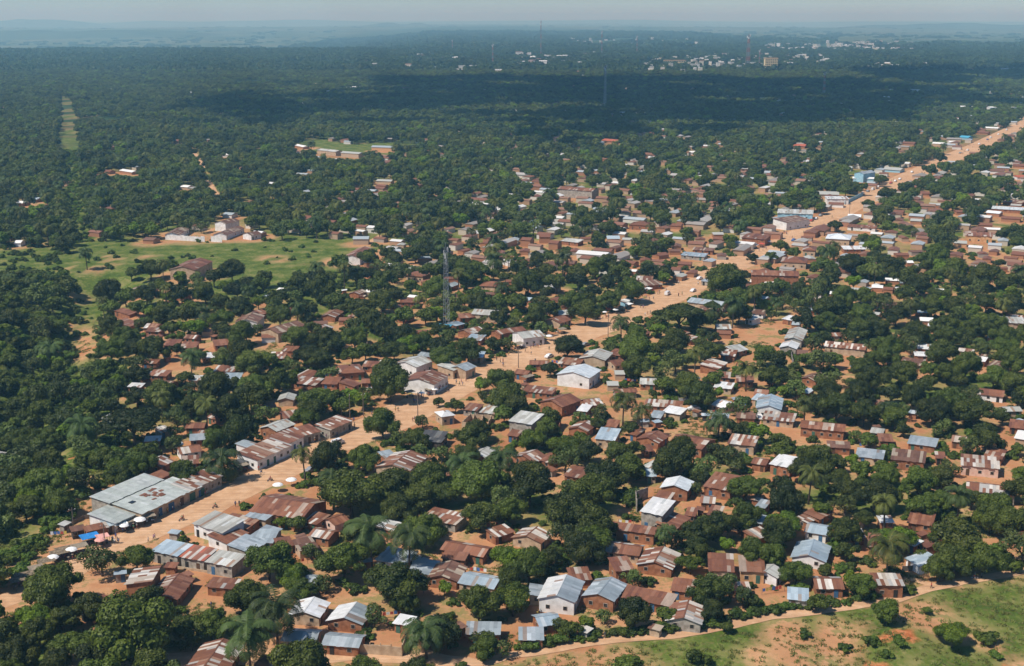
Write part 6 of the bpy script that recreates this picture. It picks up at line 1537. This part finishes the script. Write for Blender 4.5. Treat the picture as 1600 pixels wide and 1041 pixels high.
for (root, x, y, L, w_, h, yaw, rc, wc, a_) in HREC[296:]:
    far_house(x, y, L, w_, h, yaw, PAL[rc][0][0], WCOL[wc]); drop.add(root.name)
    for ch in list(root.children_recursive): bpy.data.objects.remove(ch)
gone = [t for t in THINGS if t[0].name in drop]
THINGS[:] = [t for t in THINGS if t[0].name not in drop]
for t in gone: bpy.data.objects.remove(t[0])
me = dm.mesh("distant_houses", M_ROOF, attr="sheet")
mF, n, b = mat("far_house_paint")
at = N(n, "ShaderNodeAttribute"); at.attribute_name = "sheet"; n.links.new(at.outputs['Color'], b.inputs['Base Color']); b.inputs['Roughness'].default_value = .6
me.materials.clear(); me.materials.append(mF)
tag(link("distant_houses", me), "many small pale and rusty roofs scattered through the far woodland", None, None, 'stuff')

# ------------------------------------------------------------------ big far buildings, each a thing
def block(px, py, wpx, hpx, depth, storeys, wallm, look, rcol='w', roofm=None):
    x, y = flat(px, py); s = to_px(x, y)[2]; L = wpx / s; H = hpx / s
    root = link("office_block", None, None, (x, y, 0), 0)
    m = MB(); m.box((0, depth / 2, H / 2 - 1), (L, depth, H + 2)); link("wall", m.mesh("wall", wallm), root)
    m = MB(); m.box((0, depth / 2, H + .6), (L + 1.5, depth + 1.5, 1.2)); link("roof", m.mesh("roof", roofm or wallm), root)
    nb = max(2, int(L / 4.5)); sh = H / storeys; n_ = 0
    for k in range(storeys):
        if storeys > 4:
            m = MB(); m.box((0, -.35, (k + .95) * sh), (L * .98, .9, .5)); link("floor_band", m.mesh("floor_band", wallm), root)
        for i in range(nb):
            if n_ >= 60: break
            n_ += 1
            m = MB(); m.box((-L / 2 + (i + .5) * L / nb, -.05, (k + .5) * sh), (L / nb * .55, .3, sh * .5)); link("window", m.mesh("window", M_PANE), root)
    note(root, look, "building", x, y)
M_CREAM = plain("cream_plaster", (.74, .60, .36)); M_CREAMR = plain("orange_tiles", (.55, .33, .16))
block(1205, 110, 20, 18, 18, 7, M_CREAM, "cream tower block with floor bands, highest in the far town", roofm=M_CREAMR)
block(1054, 104, 33, 9, 14, 3, M_CREAM, "long cream colonnaded building in the far town", roofm=M_CREAMR)
block(919, 90, 15, 6, 16, 4, M_WALL['w'], "white flat-roofed block in the far town")
block(1342, 108, 32, 4, 24, 1, M_WALL['w'], "long low white depot right of the cream tower")
block(1392, 108, 24, 6, 20, 2, M_WALL['w'], "white warehouse block with grey front in the far town")
block(1490, 106, 27, 3, 20, 1, M_WALL['w'], "very long low white shed far right")
block(1552, 90, 27, 4, 60, 1, M_WALL['w'], "isolated long white roof on the far plateau")
block(990, 93, 20, 4, 30, 1, M_WALL['w'], "white pitched hall in the far town")
block(487, 136, 12, 4, 16, 1, M_CREAM, "lone cream building at the edge of the dark woodland")
block(678, 111, 9, 3, 20, 1, M_WALL['w'], "lone white building behind the cloud shadow")
# red bare patch far left
m = MB(); x, y = flat(100, 119); 
tag(pathstrip([(74, 118), (90, 117), (110, 116), (128, 118)], 60, 30, "ground", z=2.0, wob=14), None, None, None, 'structure')
# distant crops of hills
hm = MB()
def hill(px, py, wpx, h, dist):
    x = (px - 800) / FPX * dist; w_ = wpx / FPX * dist; V = []; n1, n2 = 24, 8
    for i in range(n1 + 1):
        for j in range(n2 + 1):
            u, v = i / n1 * 2 - 1, j / n2 * 2 - 1
            q = max(0, 1 - u * u) ** 1.3 * max(0, 1 - v * v)
            V.append((x + u * w_, dist + v * w_ * .5, -60 + (h + 60) * q * (.75 + .5 * float(vnoise(i * 1.0, j * 1.0, 2.3, px)))))
    hm.add(V, [(i * (n2 + 1) + j, (i + 1) * (n2 + 1) + j, (i + 1) * (n2 + 1) + j + 1, i * (n2 + 1) + j + 1) for i in range(n1) for j in range(n2)])
for q in [(80, 24, 130, 105, 24000), (420, 26, 400, 70, 30000), (900, 30, 600, 60, 32000), (1400, 32, 500, 55, 30000), (1500, 40, 350, 60, 17000), (150, 45, 300, 20, 12500), (640, 46, 120, 60, 19000)]: hill(*q)
tag(link("hills", hm.mesh("hills", noisy("distant_bush", (.03, .055, .025), (.07, .10, .045), .004), True)), kind='structure')

# ------------------------------------------------------------------ cloud that shades the far woodland (high above the haze, out of the picture)
cm = MB(); ALT = 1800.0
SH = [W([(500,172),(560,142),(650,124),(800,121),(1000,124),(1180,127),(1290,134),(1420,146),(1400,176),(1340,200),(1230,206),(1130,206),(1000,213),(850,221),(700,224),(590,214),(500,198)]), W([(1340,112),(1600,104),(1800,108),(1750,132),(1560,138),(1430,136)])]
off = (SUND.x / SUND.z * ALT, SUND.y / SUND.z * ALT)
bmx = bmesh.new(); bmesh.ops.create_icosphere(bmx, subdivisions=2, radius=1)
IV = [v.co.copy() for v in bmx.verts]; IF = [tuple(v.index for v in f.verts) for f in bmx.faces]; bmx.free()
rc_ = random.Random(9)
for poly in SH:
    X0, X1 = min(p[0] for p in poly) - 250, max(p[0] for p in poly) + 250; Y0, Y1 = min(p[1] for p in poly) - 250, max(p[1] for p in poly) + 250
    gx_, gy_ = np.meshgrid(np.arange(X0, X1, 42), np.arange(Y0, Y1, 42))
    gx_ = gx_ + RNG.uniform(-25, 25, gx_.shape); gy_ = gy_ + RNG.uniform(-25, 25, gx_.shape)
    qx = gx_ + (vnoise(gx_, gy_, 330, 201) - .5) * 520 + RNG.normal(0, 60, gx_.shape); qy = gy_ + (vnoise(gx_, gy_, 330, 202) - .5) * 420 + RNG.normal(0, 60, gx_.shape)
    ok = inpoly(qx, qy, poly)
    for x, y in zip(gx_[ok], gy_[ok]):
        r = rc_.uniform(24, 50)
        if vnoise(x, y, 170, 99) < .24: continue
        cm.add([(x + off[0] + v.x * r * (1 + .15 * math.sin(v.z * 5 + x)), y + off[1] + v.y * r * (1 + .15 * math.sin(v.x * 6 + y)), ALT + v.z * r * .6 + rc_.uniform(-6, 6)) for v in IV], IF)
mC, n, b = mat("cloud_vapour")
b.inputs['Base Color'].default_value = (.85, .85, .86, 1); b.inputs['Roughness'].default_value = 1; b.inputs['Specular IOR Level'].default_value = 0
tr = N(n, "ShaderNodeBsdfTransparent"); ms = N(n, "ShaderNodeMixShader"); ms.inputs[0].default_value = .24
n.links.new(b.outputs[0], ms.inputs[1]); n.links.new(tr.outputs[0], ms.inputs[2]); n.links.new(ms.outputs[0], n.nodes["Material Output"].inputs[0])
tag(link("clouds", cm.mesh("clouds", mC, True)), "white clouds high over the far woodland", None, None, 'stuff')

# ------------------------------------------------------------------ haze
hz = MB(); HT_ = 260.0
hz.box((0, 0, (HT_ - 200) / 2), (210000, 210000, HT_ + 200))
mH = bpy.data.materials.new("haze_air"); mH.use_nodes = True; n = mH.node_tree; n.nodes.clear()
out = N(n, "ShaderNodeOutputMaterial"); pv = N(n, "ShaderNodeVolumePrincipled")
pv.inputs['Color'].default_value = (.34, .74, 1.0, 1); pv.inputs['Absorption Color'].default_value = (.80, .97, 1, 1); pv.inputs['Density'].default_value = 1.2e-4; pv.inputs['Anisotropy'].default_value = 0.0
n.links.new(pv.outputs[0], out.inputs['Volume'])
tag(link("haze", hz.mesh("haze", mH)), kind='stuff')

# ------------------------------------------------------------------ labels: look, then metres and direction from a landmark one can find
LM = []
def lm(px, py, name):
    x, y, z = G(px, py); LM.append((x, y, name))
for q in [(215, 785, "the grey-roofed warehouse"), (878, 945, "the white school house"), (900, 592, "the white church hall"), (698, 514, "the lattice radio mast"), (300, 425, "the brown field barn"), (450, 785, "the broad rusty hall"), (620, 905, "the big dark tree by the zinc roofs"), (1385, 880, "the yellow palm near the footpath"), (1495, 870, "the huge tree at the footpath"), (1025, 800, "the tall grey block house"), (1285, 665, "the long rusty row house"), (1530, 722, "the pink-walled house"), (1210, 405, "the red hipped houses"), (1270, 855, "the white houses with blue roofs"), (650, 565, "the grey-roofed white block"), (440, 512, "the striped grey hall"), (695, 648, "the small white cube house"), (140, 842, "the blue tarpaulin"), (208, 670, "the flat-topped tree"), (335, 540, "the bare courtyard village"), (1105, 470, "the long zinc shed"), (980, 475, "the blue kiosk"), (1243, 525, "the long grey shed"), (1310, 368, "the pale hipped roof"), (1350, 270, "the light blue two-storey house"), (905, 294, "the blue grey two-storey block"), (600, 230, "the far school sheds"), (290, 374, "the white boundary wall"), (1205, 105, "the cream tower block"), (1168, 105, "the tall red and white mast"), (530, 992, "the twin grey-roofed cottages"), (232, 905, "the tall brick shed"), (1085, 690, "the broad rusty roof"), (805, 655, "the unfinished concrete house"), (1490, 985, "the round tree on the slope"), (205, 975, "the great dark tree"), (1320, 535, "the brown house with pale stripes"), (1430, 715, "the long brown-roofed house"), (570, 575, "the wide rusty roof"), (1005, 348, "the rusty hipped block"), (560, 372, "the lone grey shed by the field"), (1530, 370, "the orange house"), (60, 800, "the ravine"), (1590, 500, "the far right tan block"), (640, 720, "the gabled house by the big mangoes")]: lm(*q)
DIRS = ["right of", "beyond and right of", "beyond", "beyond and left of", "left of", "in front and left of", "in front of", "in front and right of"]
ONES = "zero one two three four five six seven eight nine ten eleven twelve thirteen fourteen fifteen sixteen seventeen eighteen nineteen".split()
TENS = "x x twenty thirty forty fifty sixty seventy eighty ninety".split()
def say(k):
    k = max(1, int(round(k)))
    if k < 20: return ONES[k]
    if k < 100: return TENS[k // 10] + ("-" + ONES[k % 10] if k % 10 else "")
    return ONES[k // 100] + "-hundred" + ("-" + say(k % 100) if k % 100 else "") if k < 2000 else say(k // 1000) + "-thousand"
used_l = set()
for o, look, x, y in THINGS:
    c = sorted(LM, key=lambda q: (q[0] - x) ** 2 + (q[1] - y) ** 2)[:24]
    done = None
    if look not in used_l and (look.startswith(("tallest", "cream tower", "very", "thin", "slim", "short far", "isolated")) or len(look.split()) >= 9 and "house with" not in look):
        done = look
    else:
        for cut in (0, 1, 2):
            lk = look if cut == 0 else look.replace("house with ", "house, ").replace(" plastered", "").replace(" walled", "").replace(" among", ",")
            if cut == 2: lk = " ".join(lk.split()[:7])
            for q in c:
                dx, dy = x - q[0], y - q[1]; d = math.hypot(dx, dy)
                if d < 2.5: continue
                k = int(round(math.atan2(dy, dx) / (math.pi / 4))) % 8
                l_ = f"{lk}, {say(d)} metres {DIRS[k]} {q[2]}"
                if len(l_.replace('-', ' ').split()) <= 16 and l_ not in used_l: done = l_; break
            if done: break
    if done is None: done = " ".join(look.split()[:8]) + f" standing {say(abs(x) + y)} metres off"
    extra = 0
    while done in used_l and extra < 400:
        extra += 1
        q = c[extra % len(c)]
        done = " ".join(look.split()[:6]) + f", {say(math.hypot(x - q[0], y - q[1]) + extra // len(c))} metres from {q[2]}"
    used_l.add(done); o['label'] = done
print("THINGS", len(THINGS), "houses", HN, "trees", {k: len(v) for k, v in by.items()}, "rest", {k: len(v) for k, v in REST.items()}, "far", cnt)
